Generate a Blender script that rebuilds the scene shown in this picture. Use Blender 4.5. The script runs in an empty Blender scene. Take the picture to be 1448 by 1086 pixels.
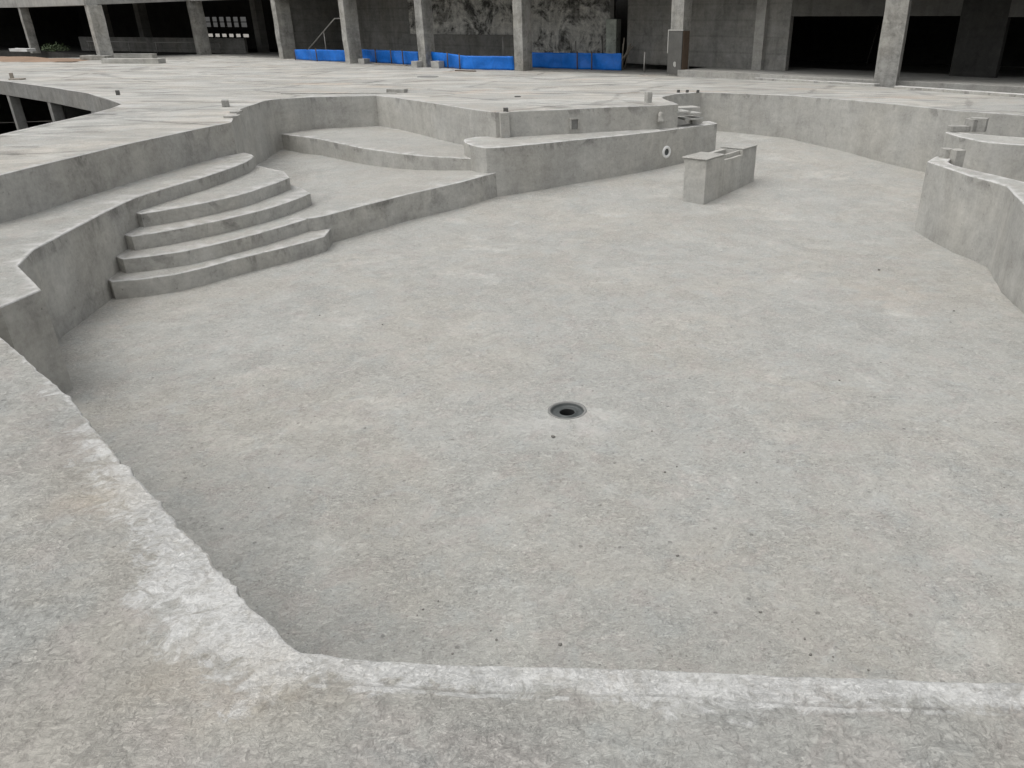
import bpy, bmesh, math, random
import numpy as np
from mathutils import Vector, noise
from mathutils.geometry import delaunay_2d_cdt
random.seed(7)
scene = bpy.context.scene
COL = scene.collection

# ------------------------------------------------------------------ camera model
H = 1.7                                  # eye height above the deck
PX, PY, HOR, VV = 824, 543, 28, 2765     # principal point, horizon row, vertical vanishing row (pixels of the 1448 x 1086 photo)
F = math.sqrt((PY-HOR)*(VV-PY)); PITCH = math.atan((PY-HOR)/F)
CP, SP = math.cos(PITCH), math.sin(PITCH)

def zd(x, y): return -0.25*min(max((y-18)/12, 0), 1)                 # deck falls gently away
def zf(x, y): return min(-1.58+0.0535*max(y-12.3, 0), -1.06)         # pool floor, shallower at the far end
def zs(x, y):                                                        # shallow shelf
    if x < -4.1: return -1.12-0.12*min((-4.1-x)/3.3, 1.2)
    return -1.12+0.15*min((x+4.1)/2.4, 1)
def at(u, v, z):
    a = (u-PX)/F; b = (v-PY)/F
    d = (a, CP-b*SP, -SP-b*CP)
    zz = z if not callable(z) else -0.5
    for i in range(40):
        t = (zz-H)/d[2]
        if callable(z): zz = .5*zz+.5*z(d[0]*t, d[1]*t)
        else: break
    return (d[0]*t, d[1]*t)
def A(pts, z): return [at(u, v, z) for u, v in pts]
def zat(p, v):
    a = (PY-v)/F
    return H+p[1]*(a*CP-SP)/(CP+a*SP)

# ------------------------------------------------------------------ object helpers
def link(o, parent=None):
    COL.objects.link(o)
    if parent: o.parent = parent
    return o
def tag(o, label=None, cat=None, group=None, kind=None):
    if label: o['label'] = label
    if cat: o['category'] = cat
    if group: o['group'] = group
    if kind: o['kind'] = kind
    return o
def empty(name, loc, label, cat, group=None, rz=0):
    o = bpy.data.objects.new(name, None); o.location = loc; o.rotation_euler = (0, 0, rz)
    o.empty_display_size = .2
    return tag(link(o), label, cat, group)
def from_bm(name, bm, mats, parent=None, smooth=False, bevel=0, loc=None):
    me = bpy.data.meshes.new(name)
    bmesh.ops.recalc_face_normals(bm, faces=bm.faces)
    if smooth:
        for f in bm.faces: f.smooth = True
    bm.to_mesh(me); bm.free()
    for m in (mats if isinstance(mats, (list, tuple)) else [mats]): me.materials.append(m)
    o = bpy.data.objects.new(name, me); link(o, parent)
    if loc: o.location = loc
    if bevel:
        md = o.modifiers.new('bevel', 'BEVEL'); md.width = bevel; md.segments = 2; md.limit_method = 'ANGLE'; md.angle_limit = .6
    return o
def local(o_parent, pts):       # world plan points to a parent's own space
    x, y = o_parent.location.x, o_parent.location.y
    return [(a-x, b-y) for a, b in pts]
def add_box(bm, c, s, rz=0, rx=0, ry=0):
    from mathutils import Euler
    R = Euler((rx, ry, rz)).to_matrix()
    vs = []
    for k in (-1, 1):
        for p in ((-1, -1), (1, -1), (1, 1), (-1, 1)):
            vs.append(bm.verts.new(R @ Vector((p[0]*s[0]/2, p[1]*s[1]/2, k*s[2]/2))+Vector(c)))
    for f in ((0, 3, 2, 1), (4, 5, 6, 7), (0, 1, 5, 4), (1, 2, 6, 5), (2, 3, 7, 6), (3, 0, 4, 7)):
        bm.faces.new([vs[i] for i in f])
def add_prism(bm, pts, z0, z1):
    b = [bm.verts.new((x, y, z0)) for x, y in pts]; t = [bm.verts.new((x, y, z1)) for x, y in pts]
    n = len(pts)
    bm.faces.new(b[::-1]); bm.faces.new(t)
    for i in range(n):
        j = (i+1) % n; bm.faces.new((b[i], b[j], t[j], t[i]))
def add_tube(bm, path, r, n=8):
    rings = []
    for i, p in enumerate(path):
        p = Vector(p)
        d = (Vector(path[min(i+1, len(path)-1)])-Vector(path[max(i-1, 0)])).normalized()
        u = d.orthogonal().normalized(); w = d.cross(u)
        rings.append([bm.verts.new(p+u*math.cos(2*math.pi*k/n)*r+w*math.sin(2*math.pi*k/n)*r) for k in range(n)])
    for a, b in zip(rings, rings[1:]):
        for k in range(n): bm.faces.new((a[k], a[(k+1) % n], b[(k+1) % n], b[k]))
    bm.faces.new(rings[0][::-1]); bm.faces.new(rings[-1])
def add_lathe(bm, prof, n=32, c=(0, 0, 0)):
    rings = [[bm.verts.new((c[0]+r*math.cos(2*math.pi*k/n), c[1]+r*math.sin(2*math.pi*k/n), c[2]+z)) for k in range(n)] for r, z in prof]
    for a, b in zip(rings, rings[1:]):
        for k in range(n): bm.faces.new((a[k], a[(k+1) % n], b[(k+1) % n], b[k]))
    return rings

# ------------------------------------------------------------------ outlines and slabs
def area(p):
    return .5*sum(p[i][0]*p[(i+1) % len(p)][1]-p[(i+1) % len(p)][0]*p[i][1] for i in range(len(p)))
def near(p): return math.hypot(p[0], p[1])
def resample(pts, closed=True, smooth=0, jit=.004, fine=1.0):
    """points every few centimetres (closer together near the eye) with the small unevenness of a cast edge"""
    if smooth:
        for _ in range(smooth):
            q = []
            n = len(pts)
            for i in range(n if closed else n-1):
                a = pts[i]; b = pts[(i+1) % n]
                q.append((a[0]*.75+b[0]*.25, a[1]*.75+b[1]*.25)); q.append((a[0]*.25+b[0]*.75, a[1]*.25+b[1]*.75))
            if not closed: q = [pts[0]]+q+[pts[-1]]
            pts = q
    out = []
    n = len(pts)
    for i in range(n if closed else n-1):
        a = pts[i]; b = pts[(i+1) % n]
        L = math.hypot(b[0]-a[0], b[1]-a[1])
        if L < 1e-5: continue
        st = min(max(.011*min(near(a), near(b), near(((a[0]+b[0])/2, (a[1]+b[1])/2))), .025), 1.2)*fine
        m = max(1, int(L/st))
        nx, ny = -(b[1]-a[1])/L, (b[0]-a[0])/L
        for k in range(m):
            t = k/m; x = a[0]+(b[0]-a[0])*t; y = a[1]+(b[1]-a[1])*t
            d = jit*(noise.noise((x*3, y*3, 1.3))+.7*noise.noise((x*11, y*11, 4.1))+.5*noise.noise((x*31, y*31, 2)))
            out.append((x+nx*d, y+ny*d))
    if not closed: out.append(pts[-1])
    return out
def offset(p, d):
    """closed loop moved sideways to its left by d"""
    n = len(p); out = []
    for i in range(n):
        a, b, c = p[i-1], p[i], p[(i+1) % n]
        e1 = Vector((b[0]-a[0], b[1]-a[1])); e2 = Vector((c[0]-b[0], c[1]-b[1]))
        if e1.length < 1e-7 or e2.length < 1e-7: out.append(b); continue
        e1.normalize(); e2.normalize()
        n1 = Vector((-e1.y, e1.x)); n2 = Vector((-e2.y, e2.x))
        m = n1+n2
        if m.length < 1e-4: m = n1
        m.normalize(); k = d/max(m.dot(n1), .5)
        out.append((b[0]+m.x*k, b[1]+m.y*k))
    return out
def dist_to(loops, P, cap=9):
    D = np.full(len(P), 1e9)
    for L in loops:
        a = np.array(L); b = np.roll(a, -1, 0); ab = b-a; l2 = (ab**2).sum(1)+1e-12
        for s in range(0, len(P), 2000):
            q = P[s:s+2000, None, :]
            t = np.clip(((q-a)*ab).sum(2)/l2, 0, 1)
            d = np.sqrt((((a+ab*t[..., None])-q)**2).sum(2)).min(1)
            D[s:s+2000] = np.minimum(D[s:s+2000], d)
    return D
def inside(L, P):
    a = np.array(L); b = np.roll(a, -1, 0); r = np.zeros(len(P), bool)
    for (x1, y1), (x2, y2) in zip(a, b):
        if y1 == y2: continue
        c = ((y1 > P[:, 1]) != (y2 > P[:, 1])) & (P[:, 0] < (x2-x1)*(P[:, 1]-y1)/(y2-y1)+x1)
        r ^= c
    return r
def strips(V, Fc, MI, SM, rows, mi, closed=True):
    """rows of 3-D points joined into smooth strips, split at sharp plan corners"""
    n = len(rows[0]); base = rows[0]
    def corner(i):
        a, b, c = base[i-1], base[i], base[(i+1) % n]
        e1 = Vector((b[0]-a[0], b[1]-a[1])); e2 = Vector((c[0]-b[0], c[1]-b[1]))
        if e1.length < 1e-7 or e2.length < 1e-7: return False
        return e1.angle(e2) > .5
    for r0, r1 in zip(rows, rows[1:]):
        prev = None
        m = n if closed else n-1
        first = None
        for i in range(m):
            j = (i+1) % n
            if prev is None or corner(i):
                V += [r0[i], r1[i]]; prev = (len(V)-2, len(V)-1)
            if i == 0: first = prev
            if j == 0 and closed and not corner(0): nx = first
            else:
                V += [r0[j], r1[j]]; nx = (len(V)-2, len(V)-1)
            Fc.append((prev[0], prev[1], nx[1], nx[0])); MI.append(mi); SM.append(True)
            prev = nx
def top_sheet(outer, holes, zfun, bev, g, edge_w=.05, extra=None):
    """triangulated sheet inside outer minus holes; returns verts, faces, edge attribute"""
    loops = [outer]+holes
    ins = [offset(l, bev) for l in loops]                 # all loops keep the solid on their left
    ins2 = [offset(l, bev+edge_w) for l in loops]
    pts = []; edges = []
    for l in ins:
        s = len(pts); pts += l; edges += [(s+i, s+(i+1) % len(l)) for i in range(len(l))]
    xs = [p[0] for p in outer]; ys = [p[1] for p in outer]
    grid = []
    if callable(g): grid = g()
    else:
        x = min(xs)
        while x < max(xs):
            y = min(ys)
            while y < max(ys):
                grid.append((x+random.uniform(-.2, .2)*g, y+random.uniform(-.2, .2)*g)); y += g
            x += g
    grid = np.array(grid) if len(grid) else np.zeros((0, 2))
    if len(grid):
        k = inside(outer, grid)
        for h in holes: k &= ~inside(h, grid)
        grid = grid[k]
        if len(grid): grid = grid[dist_to(loops, grid) > bev+edge_w*1.3]
    ring2 = np.array([p for l in ins2 for p in l[::2]])
    k = inside(outer, ring2)
    for h in holes: k &= ~inside(h, ring2)
    ring2 = ring2[k]
    ring2 = ring2[dist_to(loops, ring2) > (bev+edge_w)*.8]
    allp = [Vector(p) for p in pts]+[Vector(p) for p in ring2]+[Vector(p) for p in grid]
    r = delaunay_2d_cdt(allp, edges, [], 0, 1e-6)
    P = np.array([(v.x, v.y) for v in r[0]])
    T = np.array(r[2])
    C = P[T].mean(1)
    k = inside(ins[0], C)
    for h in ins[1:]: k &= ~inside(h, C)
    T = T[k]
    ed = dist_to(loops, P)
    e = np.clip(1-(ed-bev)/edge_w, 0, 1)
    V = [(x, y, zfun(x, y)+(extra(x, y, dd) if extra else 0)) for (x, y), dd in zip(P, ed)]
    return V, [tuple(t) for t in T], e, ed, ins
def build(name, V, Fc, MI, SM, mats, parent=None, attrs=None):
    me = bpy.data.meshes.new(name); me.from_pydata(V, [], Fc)
    me.polygons.foreach_set('material_index', MI); me.polygons.foreach_set('use_smooth', SM)
    for m in mats: me.materials.append(m)
    for k, vals in (attrs or {}).items():
        a = me.attributes.new(k, 'FLOAT', 'POINT'); a.data.foreach_set('value', vals)
    me.update()
    o = bpy.data.objects.new(name, me); link(o, parent)
    return o
def slab(name, outline, zfun, zbot, mats, parent=None, bev=.012, g=.5, jit=.004, smooth=0, holes=(), edge_w=.04, fine=1.0):
    """cast solid: plan outline, top surface zfun, flat underside at zbot"""
    if not callable(zfun): z0 = zfun; zfun = lambda x, y: z0
    if area(outline) < 0: outline = outline[::-1]
    L = resample(outline, True, smooth, jit, fine)
    HS = []
    for h in holes:
        if area(h) > 0: h = h[::-1]
        HS.append(resample(h, True, 0, jit, fine))
    V, Fc, e, ed, ins = top_sheet(L, HS, zfun, bev, g, edge_w)
    MI = [0]*len(Fc); SM = [True]*len(Fc); ntop = len(V)
    for l, i_ in zip([L]+HS, ins):
        rows = [[(x, y, zfun(x, y)) for x, y in i_],
                [(x*.3+a*.7, y*.3+b*.7, zfun(x, y)-bev*.3) for (x, y), (a, b) in zip(i_, l)],
                [(x, y, zfun(x, y)-bev) for x, y in l]]
        n0 = len(V)
        strips(V, Fc, MI, SM, rows, 0)
        e = np.concatenate([e, np.ones(len(V)-n0)]); n0 = len(V)
        strips(V, Fc, MI, SM, [rows[2], [(x, y, zfun(x, y)-bev-.05) for x, y in l], [(x, y, zfun(x, y)-.17) for x, y in l], [(x, y, zbot) for x, y in l]], 1)
        e = np.concatenate([e, np.zeros(len(V)-n0)])
        dr0 = n0
    nb = len(V)
    if not HS:
        V += [(x, y, zbot) for x, y in L]; Fc.append(tuple(range(nb+len(L)-1, nb-1, -1))); MI.append(1); SM.append(False)
        e = np.concatenate([e, np.zeros(len(L))])
    drop = np.array([0.0 if i < ntop else min(1, max(0, 1-(zfun(q[0], q[1])-q[2]-bev-.05)/.12)) for i, q in enumerate(V)])
    return build(name, V, Fc, MI, SM, mats, parent, {'edge': e, 'drop': drop})

# ------------------------------------------------------------------ materials
class N:
    def __init__(s, name):
        s.m = bpy.data.materials.new(name); s.m.use_nodes = True
        s.t = s.m.node_tree; s.b = s.t.nodes['Principled BSDF']
    def n(s, ty, **kw):
        x = s.t.nodes.new(ty)
        for k, v in kw.items(): setattr(x, k, v)
        return x
    def set(s, sock, v):
        if hasattr(v, 'is_output') or isinstance(v, bpy.types.NodeSocket): s.t.links.new(v, sock)
        else: sock.default_value = v
    def math(s, op, a, b=0.0, c=None, clamp=False):
        x = s.n('ShaderNodeMath', operation=op, use_clamp=clamp); s.set(x.inputs[0], a); s.set(x.inputs[1], b)
        if c is not None: s.set(x.inputs[2], c)
        return x.outputs[0]
    def pos(s, scale=(1, 1, 1), rot=(0, 0, 0), loc=(0, 0, 0)):
        g = s.n('ShaderNodeNewGeometry'); mp = s.n('ShaderNodeMapping')
        mp.inputs['Scale'].default_value = scale; mp.inputs['Rotation'].default_value = rot; mp.inputs['Location'].default_value = loc
        s.t.links.new(g.outputs['Position'], mp.inputs[0]); return mp.outputs[0]
    def noise(s, v, scale, detail=6, rough=.55, dist=0.0):
        x = s.n('ShaderNodeTexNoise'); s.t.links.new(v, x.inputs['Vector'])
        x.inputs['Scale'].default_value = scale; x.inputs['Detail'].default_value = detail
        x.inputs['Roughness'].default_value = rough; x.inputs['Distortion'].default_value = dist
        return x.outputs[0]
    def voro(s, v, scale, feature='F1', rnd=1.0):
        x = s.n('ShaderNodeTexVoronoi', feature=feature); s.t.links.new(v, x.inputs['Vector'])
        x.inputs['Scale'].default_value = scale; x.inputs['Randomness'].default_value = rnd
        return x
    def ramp(s, v, a, b, lo=0.0, hi=1.0):
        x = s.n('ShaderNodeMapRange', interpolation_type='SMOOTHSTEP'); s.set(x.inputs[0], v)
        for i, q in enumerate((a, b, lo, hi)): s.set(x.inputs[1+i], q)
        return x.outputs[0]
    def mix(s, f, a, b, blend='MIX'):
        x = s.n('ShaderNodeMix', data_type='RGBA', blend_type=blend)
        s.set(x.inputs[0], f)
        for i, q in ((6, a), (7, b)):
            if isinstance(q, tuple): x.inputs[i].default_value = (*q[:3], 1)
            else: s.t.links.new(q, x.inputs[i])
        return x.outputs[2]
    def scale_col(s, col, val):
        x = s.n('ShaderNodeVectorMath', operation='SCALE')
        if isinstance(col, tuple): x.inputs[0].default_value = col[:3]
        else: s.t.links.new(col, x.inputs[0])
        s.set(x.inputs['Scale'], val); return x.outputs[0]
    def attr(s, name):
        x = s.n('ShaderNodeAttribute'); x.attribute_name = name; return x.outputs['Fac']
    def bump(s, h, strength=.5, dist=.01, nrm=None):
        x = s.n('ShaderNodeBump'); x.inputs['Strength'].default_value = strength; x.inputs['Distance'].default_value = dist
        s.t.links.new(h, x.inputs['Height'])
        if nrm: s.t.links.new(nrm, x.inputs['Normal'])
        return x.outputs[0]
    def done(s, col, rough=.9, nrm=None, metal=0.0, spec=.25):
        s.set(s.b.inputs['Base Color'], col if not isinstance(col, tuple) else (*col[:3], 1))
        s.set(s.b.inputs['Roughness'], rough); s.b.inputs['Metallic'].default_value = metal
        s.b.inputs['Specular IOR Level'].default_value = spec
        if nrm: s.t.links.new(nrm, s.b.inputs['Normal'])
        return s.m

def concrete_flat(name, base=.37, patch=.3, warm=.5, fleck=.5, pits=.5, edge=.35, streak=0.0, relief=1.0, band=False, seed=0, rough_amt=1.0):
    """trowelled / rough cast concrete seen from above"""
    k = N(name)
    P = k.pos(loc=(seed*3.1, seed*1.7, 0))
    big = k.noise(P, .32, 4, .6, .6)
    med = k.noise(P, 1.5, 7, .62, .8)
    sml = k.noise(P, 7, 8, .68, 1.0)
    fin = k.noise(P, 32, 6, .7)
    gr = k.noise(P, 150, 3, .7)
    hue = k.ramp(k.noise(k.pos(loc=(9+seed, 4, 2)), .55, 5, .6, .5), .38, .66)
    A_ = (base*.995, base*.99, base*.925); B_ = (base*1.025, base*.965, base*.85)
    col = k.mix(k.math('MULTIPLY', hue, warm), A_, B_)
    col = k.mix(k.math('MULTIPLY', k.ramp(k.noise(k.pos(loc=(6, 2+seed, 1)), 4.5, 6, .65, .6), .48, .66), .42), col, (base*1.04, base*.955, base*.89))
    col = k.mix(k.math('MULTIPLY', k.ramp(k.noise(k.pos(loc=(1, 22+seed, 1)), 3.6, 6, .65, .6), .50, .66), .4), col, (base*.95, base*.99, base*.96))
    v = k.math('MULTIPLY_ADD', k.math('SUBTRACT', big, .5), patch*1.0, 1.0)
    v = k.math('MULTIPLY_ADD', k.math('SUBTRACT', med, .5), patch*1.5, v)
    v = k.math('MULTIPLY_ADD', k.math('SUBTRACT', sml, .5), patch*2.0, v)
    v = k.math('MULTIPLY_ADD', k.math('SUBTRACT', fin, .5), .6, v)
    v = k.math('MULTIPLY_ADD', k.math('SUBTRACT', gr, .5), .35, v)
    fk = k.noise(k.pos(scale=(1, 1.7, 1), rot=(0, 0, .35), loc=(seed, 8, 0)), 21, 6, .68, 1.3)
    cl2 = k.ramp(k.noise(k.pos(loc=(seed*6, 13, 0)), 2.6, 5, .65, .8), .40, .64, .4, 1.0)
    v = k.math('MULTIPLY_ADD', k.math('MULTIPLY', k.ramp(fk, .49, .55), cl2), .19*rough_amt, v)
    fk2 = k.noise(k.pos(scale=(1.5, 1, 1), rot=(0, 0, .7), loc=(seed+4, 3, 0)), 30, 6, .7, 1.5)
    v = k.math('MULTIPLY_ADD', k.math('MULTIPLY', k.ramp(fk2, .42, .38), cl2), -.19*rough_amt, v)
    v = k.math('ADD', v, -.055*rough_amt)
    # worn pale scars with ragged outlines
    sn = k.noise(k.pos(loc=(seed*2, 11, 0)), 1.15, 3, .5, .4)
    sr = k.noise(k.pos(loc=(seed*2, 31, 0)), 10, 7, .72, .8)
    scar = k.ramp(k.math('ADD', sn, k.math('MULTIPLY', k.math('SUBTRACT', sr, .5), .42)), .60, .68)
    v = k.math('MULTIPLY_ADD', scar, .12*rough_amt, v)
    cl = k.ramp(k.noise(k.pos(loc=(seed*4, 1, 0)), .9, 4, .6, .6), .47, .6)
    fw = k.math('MULTIPLY', k.ramp(k.noise(k.pos(scale=(1, 1.9, 1), rot=(0, 0, .3), loc=(seed, 18, 0)), 20, 5, .66, 1.8), .55, .575), cl)
    v = k.math('MULTIPLY_ADD', fw, .28*rough_amt, v)
    # pale scraped flecks, stretched the way the float was drawn
    sc = k.noise(k.pos(scale=(1, 2.4, 1), rot=(0, 0, .5), loc=(seed, 0, 0)), 6.5, 7, .72, 1.6)
    where = k.ramp(k.noise(P, .8, 4, .6), .42, .62)
    fl = k.math('MULTIPLY', k.ramp(sc, .57, .68), where)
    v = k.math('MULTIPLY_ADD', fl, fleck*.32, v)
    sc2 = k.noise(k.pos(scale=(1, 2.0, 1), rot=(0, 0, -.35), loc=(seed+5, 2, 0)), 15, 6, .72, 1.2)
    v = k.math('MULTIPLY_ADD', k.ramp(sc2, .6, .7), fleck*.16, v)
    v = k.math('MULTIPLY_ADD', k.ramp(sc2, .40, .31), -fleck*.13, v)
    if streak:
        st = k.noise(k.pos(scale=(.35, 1.0, 1), rot=(0, 0, .25)), .85, 6, .6, 1.5)
        v = k.math('MULTIPLY_ADD', k.math('MULTIPLY', k.ramp(st, .53, .61), k.attr('smooth')), -streak*.75, v)
        st2 = k.noise(k.pos(scale=(.45, 1.0, 1), rot=(0, 0, .1), loc=(3, 7, 0)), .6, 5, .6, 1.0)
        v = k.math('MULTIPLY_ADD', k.math('MULTIPLY', k.ramp(st2, .50, .56), k.attr('smooth')), streak*.62, v)
        v = k.math('MULTIPLY_ADD', k.attr('smooth'), .12, v)
        vo = k.voro(k.pos(rot=(0, 0, .35), loc=(2, 1, 0)), .26, 'DISTANCE_TO_EDGE', .75)
        dv = k.math('ADD', vo.outputs['Distance'], k.math('MULTIPLY', k.math('SUBTRACT', med, .5), .12))
        v = k.math('MULTIPLY_ADD', k.math('MULTIPLY', k.ramp(k.math('ABSOLUTE', dv), .026, .006), k.attr('smooth')), -.28*k_on(streak), v)
    if streak:
        bs = k.ramp(k.noise(k.pos(scale=(.5, 1, 1), loc=(14, 3, 0)), .5, 6, .65, .8), .55, .68)
        col = k.mix(k.math('MULTIPLY', k.math('MULTIPLY', bs, k.attr('smooth')), .45), col, (base*1.05, base*.80, base*.60))
    # small holes and dark stones
    vo = k.voro(P, 9)
    pit = k.math('MULTIPLY', k.ramp(vo.outputs['Distance'], .16, .08), k.math('GREATER_THAN', k.noise(vo.outputs['Position'], 37, 0), .66))
    vo2 = k.voro(P, 34)
    pit2 = k.math('MULTIPLY', k.ramp(vo2.outputs['Distance'], .3, .16), k.math('GREATER_THAN', k.noise(vo2.outputs['Position'], 91, 0), .63))
    v = k.math('MULTIPLY_ADD', pit, -.42*pits, v); v = k.math('MULTIPLY_ADD', pit2, -.3*pits, v)
    col = k.scale_col(col, v)
    oc = k.math('MULTIPLY', k.ramp(k.attr('ochre'), .1, .8), k.ramp(k.noise(k.pos(loc=(3, 3, 3)), 2.2, 6, .65, .8), .36, .56))
    col = k.mix(k.math('MULTIPLY', oc, .22), col, (base*1.25, base*1.02, base*.82))
    ed = k.attr('edge')
    en = k.math('MULTIPLY', ed, k.ramp(k.noise(P, 6, 5, .7), .3, .55))
    col = k.mix(k.math('MULTIPLY', en, edge), col, (base*1.6, base*1.58, base*1.54))
    hh = k.math('ADD', k.math('MULTIPLY', sml, 1.2), k.math('MULTIPLY', fin, .55))
    hh = k.math('MULTIPLY_ADD', fl, .35, hh)
    hh = k.math('MULTIPLY_ADD', fw, .6, hh); hh = k.math('MULTIPLY_ADD', k.math('MULTIPLY', k.ramp(fk, .40, .62), cl2), .6, hh); hh = k.math('MULTIPLY_ADD', k.math('MULTIPLY', k.ramp(fk2, .46, .36), cl2), -.6, hh)
    hh = k.math('MULTIPLY_ADD', gr, .22, hh)
    hh = k.math('MULTIPLY_ADD', pit, -.8, hh); hh = k.math('MULTIPLY_ADD', pit2, -.35, hh)
    if band:                                              # skim of white mortar along the near rim
        b = k.attr('band'); rd_ = k.attr('rimd')
        tn = k.noise(k.pos(scale=(1, 1.3, 1), rot=(0, 0, .3)), 9, 8, .72, 1.0)
        tm = k.noise(P, 2.2, 4, .6)
        q = k.math('ADD', b, k.math('MULTIPLY', k.math('SUBTRACT', tn, .5), 1.5))
        q = k.math('ADD', q, k.math('MULTIPLY', k.math('SUBTRACT', tm, .5), .9))
        q = k.math('MULTIPLY', k.ramp(q, .46, .68), k.ramp(b, .02, .25))
        q = k.math('MULTIPLY', q, k.math('MULTIPLY_ADD', k.ramp(k.noise(k.pos(loc=(4, 9, 0)), 5.5, 6, .7, .8), .36, .50), .6, .4))
        q = k.math('MULTIPLY', q, k.math('MULTIPLY_ADD', k.ramp(k.noise(P, 30, 5, .7), .38, .5), .45, .55))
        ln = k.math('ADD', rd_, k.math('MULTIPLY', k.math('SUBTRACT', tm, .5), .05))
        l1 = k.ramp(k.math('ABSOLUTE', k.math('SUBTRACT', ln, .100)), .006, .002)
        l2 = k.math('MULTIPLY', k.ramp(k.math('ABSOLUTE', k.math('SUBTRACT', ln, .112)), .010, .004), k.ramp(tn, .42, .52))
        lip = k.math('MULTIPLY', k.ramp(rd_, .035, .006), k.ramp(tn, .36, .5))
        q = k.math('MAXIMUM', q, k.math('MAXIMUM', k.math('MULTIPLY', l2, .7), k.math('MULTIPLY', lip, .75)))
        wc = k.scale_col((.60, .60, .585), k.math('MULTIPLY_ADD', k.math('SUBTRACT', sml, .5), .35, k.math('MULTIPLY_ADD', k.math('SUBTRACT', fin, .5), .35, 1.0)))
        col = k.mix(k.math('MULTIPLY', q, .85), col, wc)
        hh = k.math('MULTIPLY_ADD', q, .3, hh); l1 = k.math('MULTIPLY', l1, k.ramp(tn, .40, .56)); hh = k.math('MULTIPLY_ADD', l1, -.4, hh)
        col = k.mix(k.math('MULTIPLY', l1, .3), col, (.2, .195, .18))
        och = k.math('MULTIPLY', k.attr('ochre'), k.ramp(tm, .35, .6))
        col = k.mix(k.math('MULTIPLY', och, .4), col, (.50, .42, .30))
    nr = k.bump(hh, .7*relief, .014)
    return k.done(col, .92, nr)
def k_on(v): return 1.0 if v > 0 else 0.0

def concrete_wall(name, base=.33, stain=.3, warm=.3, dirt=.25, seed=0, board=0.0, mould=0.0, tint=(1, 1, 1)):
    """formed concrete seen from the side: blotches, runs, pour lines"""
    k = N(name)
    P = k.pos(loc=(seed*2.3, seed, seed*.7))
    big = k.noise(P, .9, 5, .6, .8); med = k.noise(P, 4, 7, .65, 1.0)
    fin = k.noise(P, 24, 6, .7); gr = k.noise(P, 130, 3, .7)
    run = k.noise(k.pos(scale=(1, 1, .12), loc=(seed, 3, 0)), 3.4, 6, .65, .4)
    hor = k.noise(k.pos(scale=(.2, .2, 1.6), loc=(0, seed, 0)), 3.0, 5, .6, .5)
    A_ = (base*1.0*tint[0], base*.985*tint[1], base*.92*tint[2]); B_ = (base*1.02*tint[0], base*.975*tint[1], base*.86*tint[2])
    col = k.mix(k.math('MULTIPLY', k.ramp(k.noise(P, .8, 4), .4, .65), warm), A_, B_)
    v = k.math('MULTIPLY_ADD', k.math('SUBTRACT', big, .5), stain*2.4, 1.0)
    v = k.math('MULTIPLY_ADD', k.math('SUBTRACT', med, .5), stain*2.2, v)
    v = k.math('MULTIPLY_ADD', k.math('SUBTRACT', run, .5), stain*1.9, v)
    v = k.math('MULTIPLY_ADD', k.math('SUBTRACT', hor, .5), stain*1.1, v)
    v = k.math('MULTIPLY_ADD', k.math('SUBTRACT', fin, .5), .55, v)
    v = k.math('MULTIPLY_ADD', k.math('SUBTRACT', gr, .5), .2, v)
    d1 = k.ramp(k.noise(P, 2.6, 8, .7, 1.5), .56, .7)
    v = k.math('MULTIPLY_ADD', d1, -dirt*.8, v)
    pale = k.ramp(k.noise(k.pos(loc=(5, seed, 8)), 3.2, 8, .72, 1.2), .6, .72)
    v = k.math('MULTIPLY_ADD', pale, .16, v)
    if board:
        wv = k.n('ShaderNodeTexWave', wave_type='BANDS', bands_direction='Z'); k.t.links.new(P, wv.inputs[0])
        wv.inputs['Scale'].default_value = .55; wv.inputs['Distortion'].default_value = .4
        v = k.math('MULTIPLY_ADD', k.ramp(wv.outputs['Fac'], .06, 0), -board, v)
    if mould:
        m = k.ramp(k.noise(P, .9, 9, .72, .5), .44, .60)
        v = k.math('MULTIPLY_ADD', m, -mould, v)
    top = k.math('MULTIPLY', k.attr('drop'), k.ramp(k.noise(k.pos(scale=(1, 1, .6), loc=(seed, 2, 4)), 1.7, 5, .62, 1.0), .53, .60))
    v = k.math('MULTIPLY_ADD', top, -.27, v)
    vo = k.voro(P, 16)
    pit = k.math('MULTIPLY', k.ramp(vo.outputs['Distance'], .2, .1), k.math('GREATER_THAN', k.noise(vo.outputs['Position'], 37, 0), .66))
    v = k.math('MULTIPLY_ADD', pit, -.3, v)
    col = k.scale_col(col, k.math('MAXIMUM', v, .12))
    hh = k.math('ADD', k.math('MULTIPLY', med, .8), k.math('MULTIPLY', fin, .4))
    hh = k.math('MULTIPLY_ADD', gr, .12, hh); hh = k.math('MULTIPLY_ADD', pit, -.6, hh)
    return k.done(col, .9, k.bump(hh, .4, .012))
def plain(name, col, rough=.6, metal=0.0, var=.25, scale=6.0, spec=.4):
    k = N(name); P = k.pos()
    a = k.noise(P, scale, 6, .65); b = k.noise(P, scale*7, 5, .6)
    v = k.math('MULTIPLY_ADD', k.math('SUBTRACT', a, .5), var*2, 1.0)
    v = k.math('MULTIPLY_ADD', k.math('SUBTRACT', b, .5), var, v)
    return k.done(k.scale_col(col, v), rough, k.bump(a, .2, .01), metal, spec)

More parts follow.
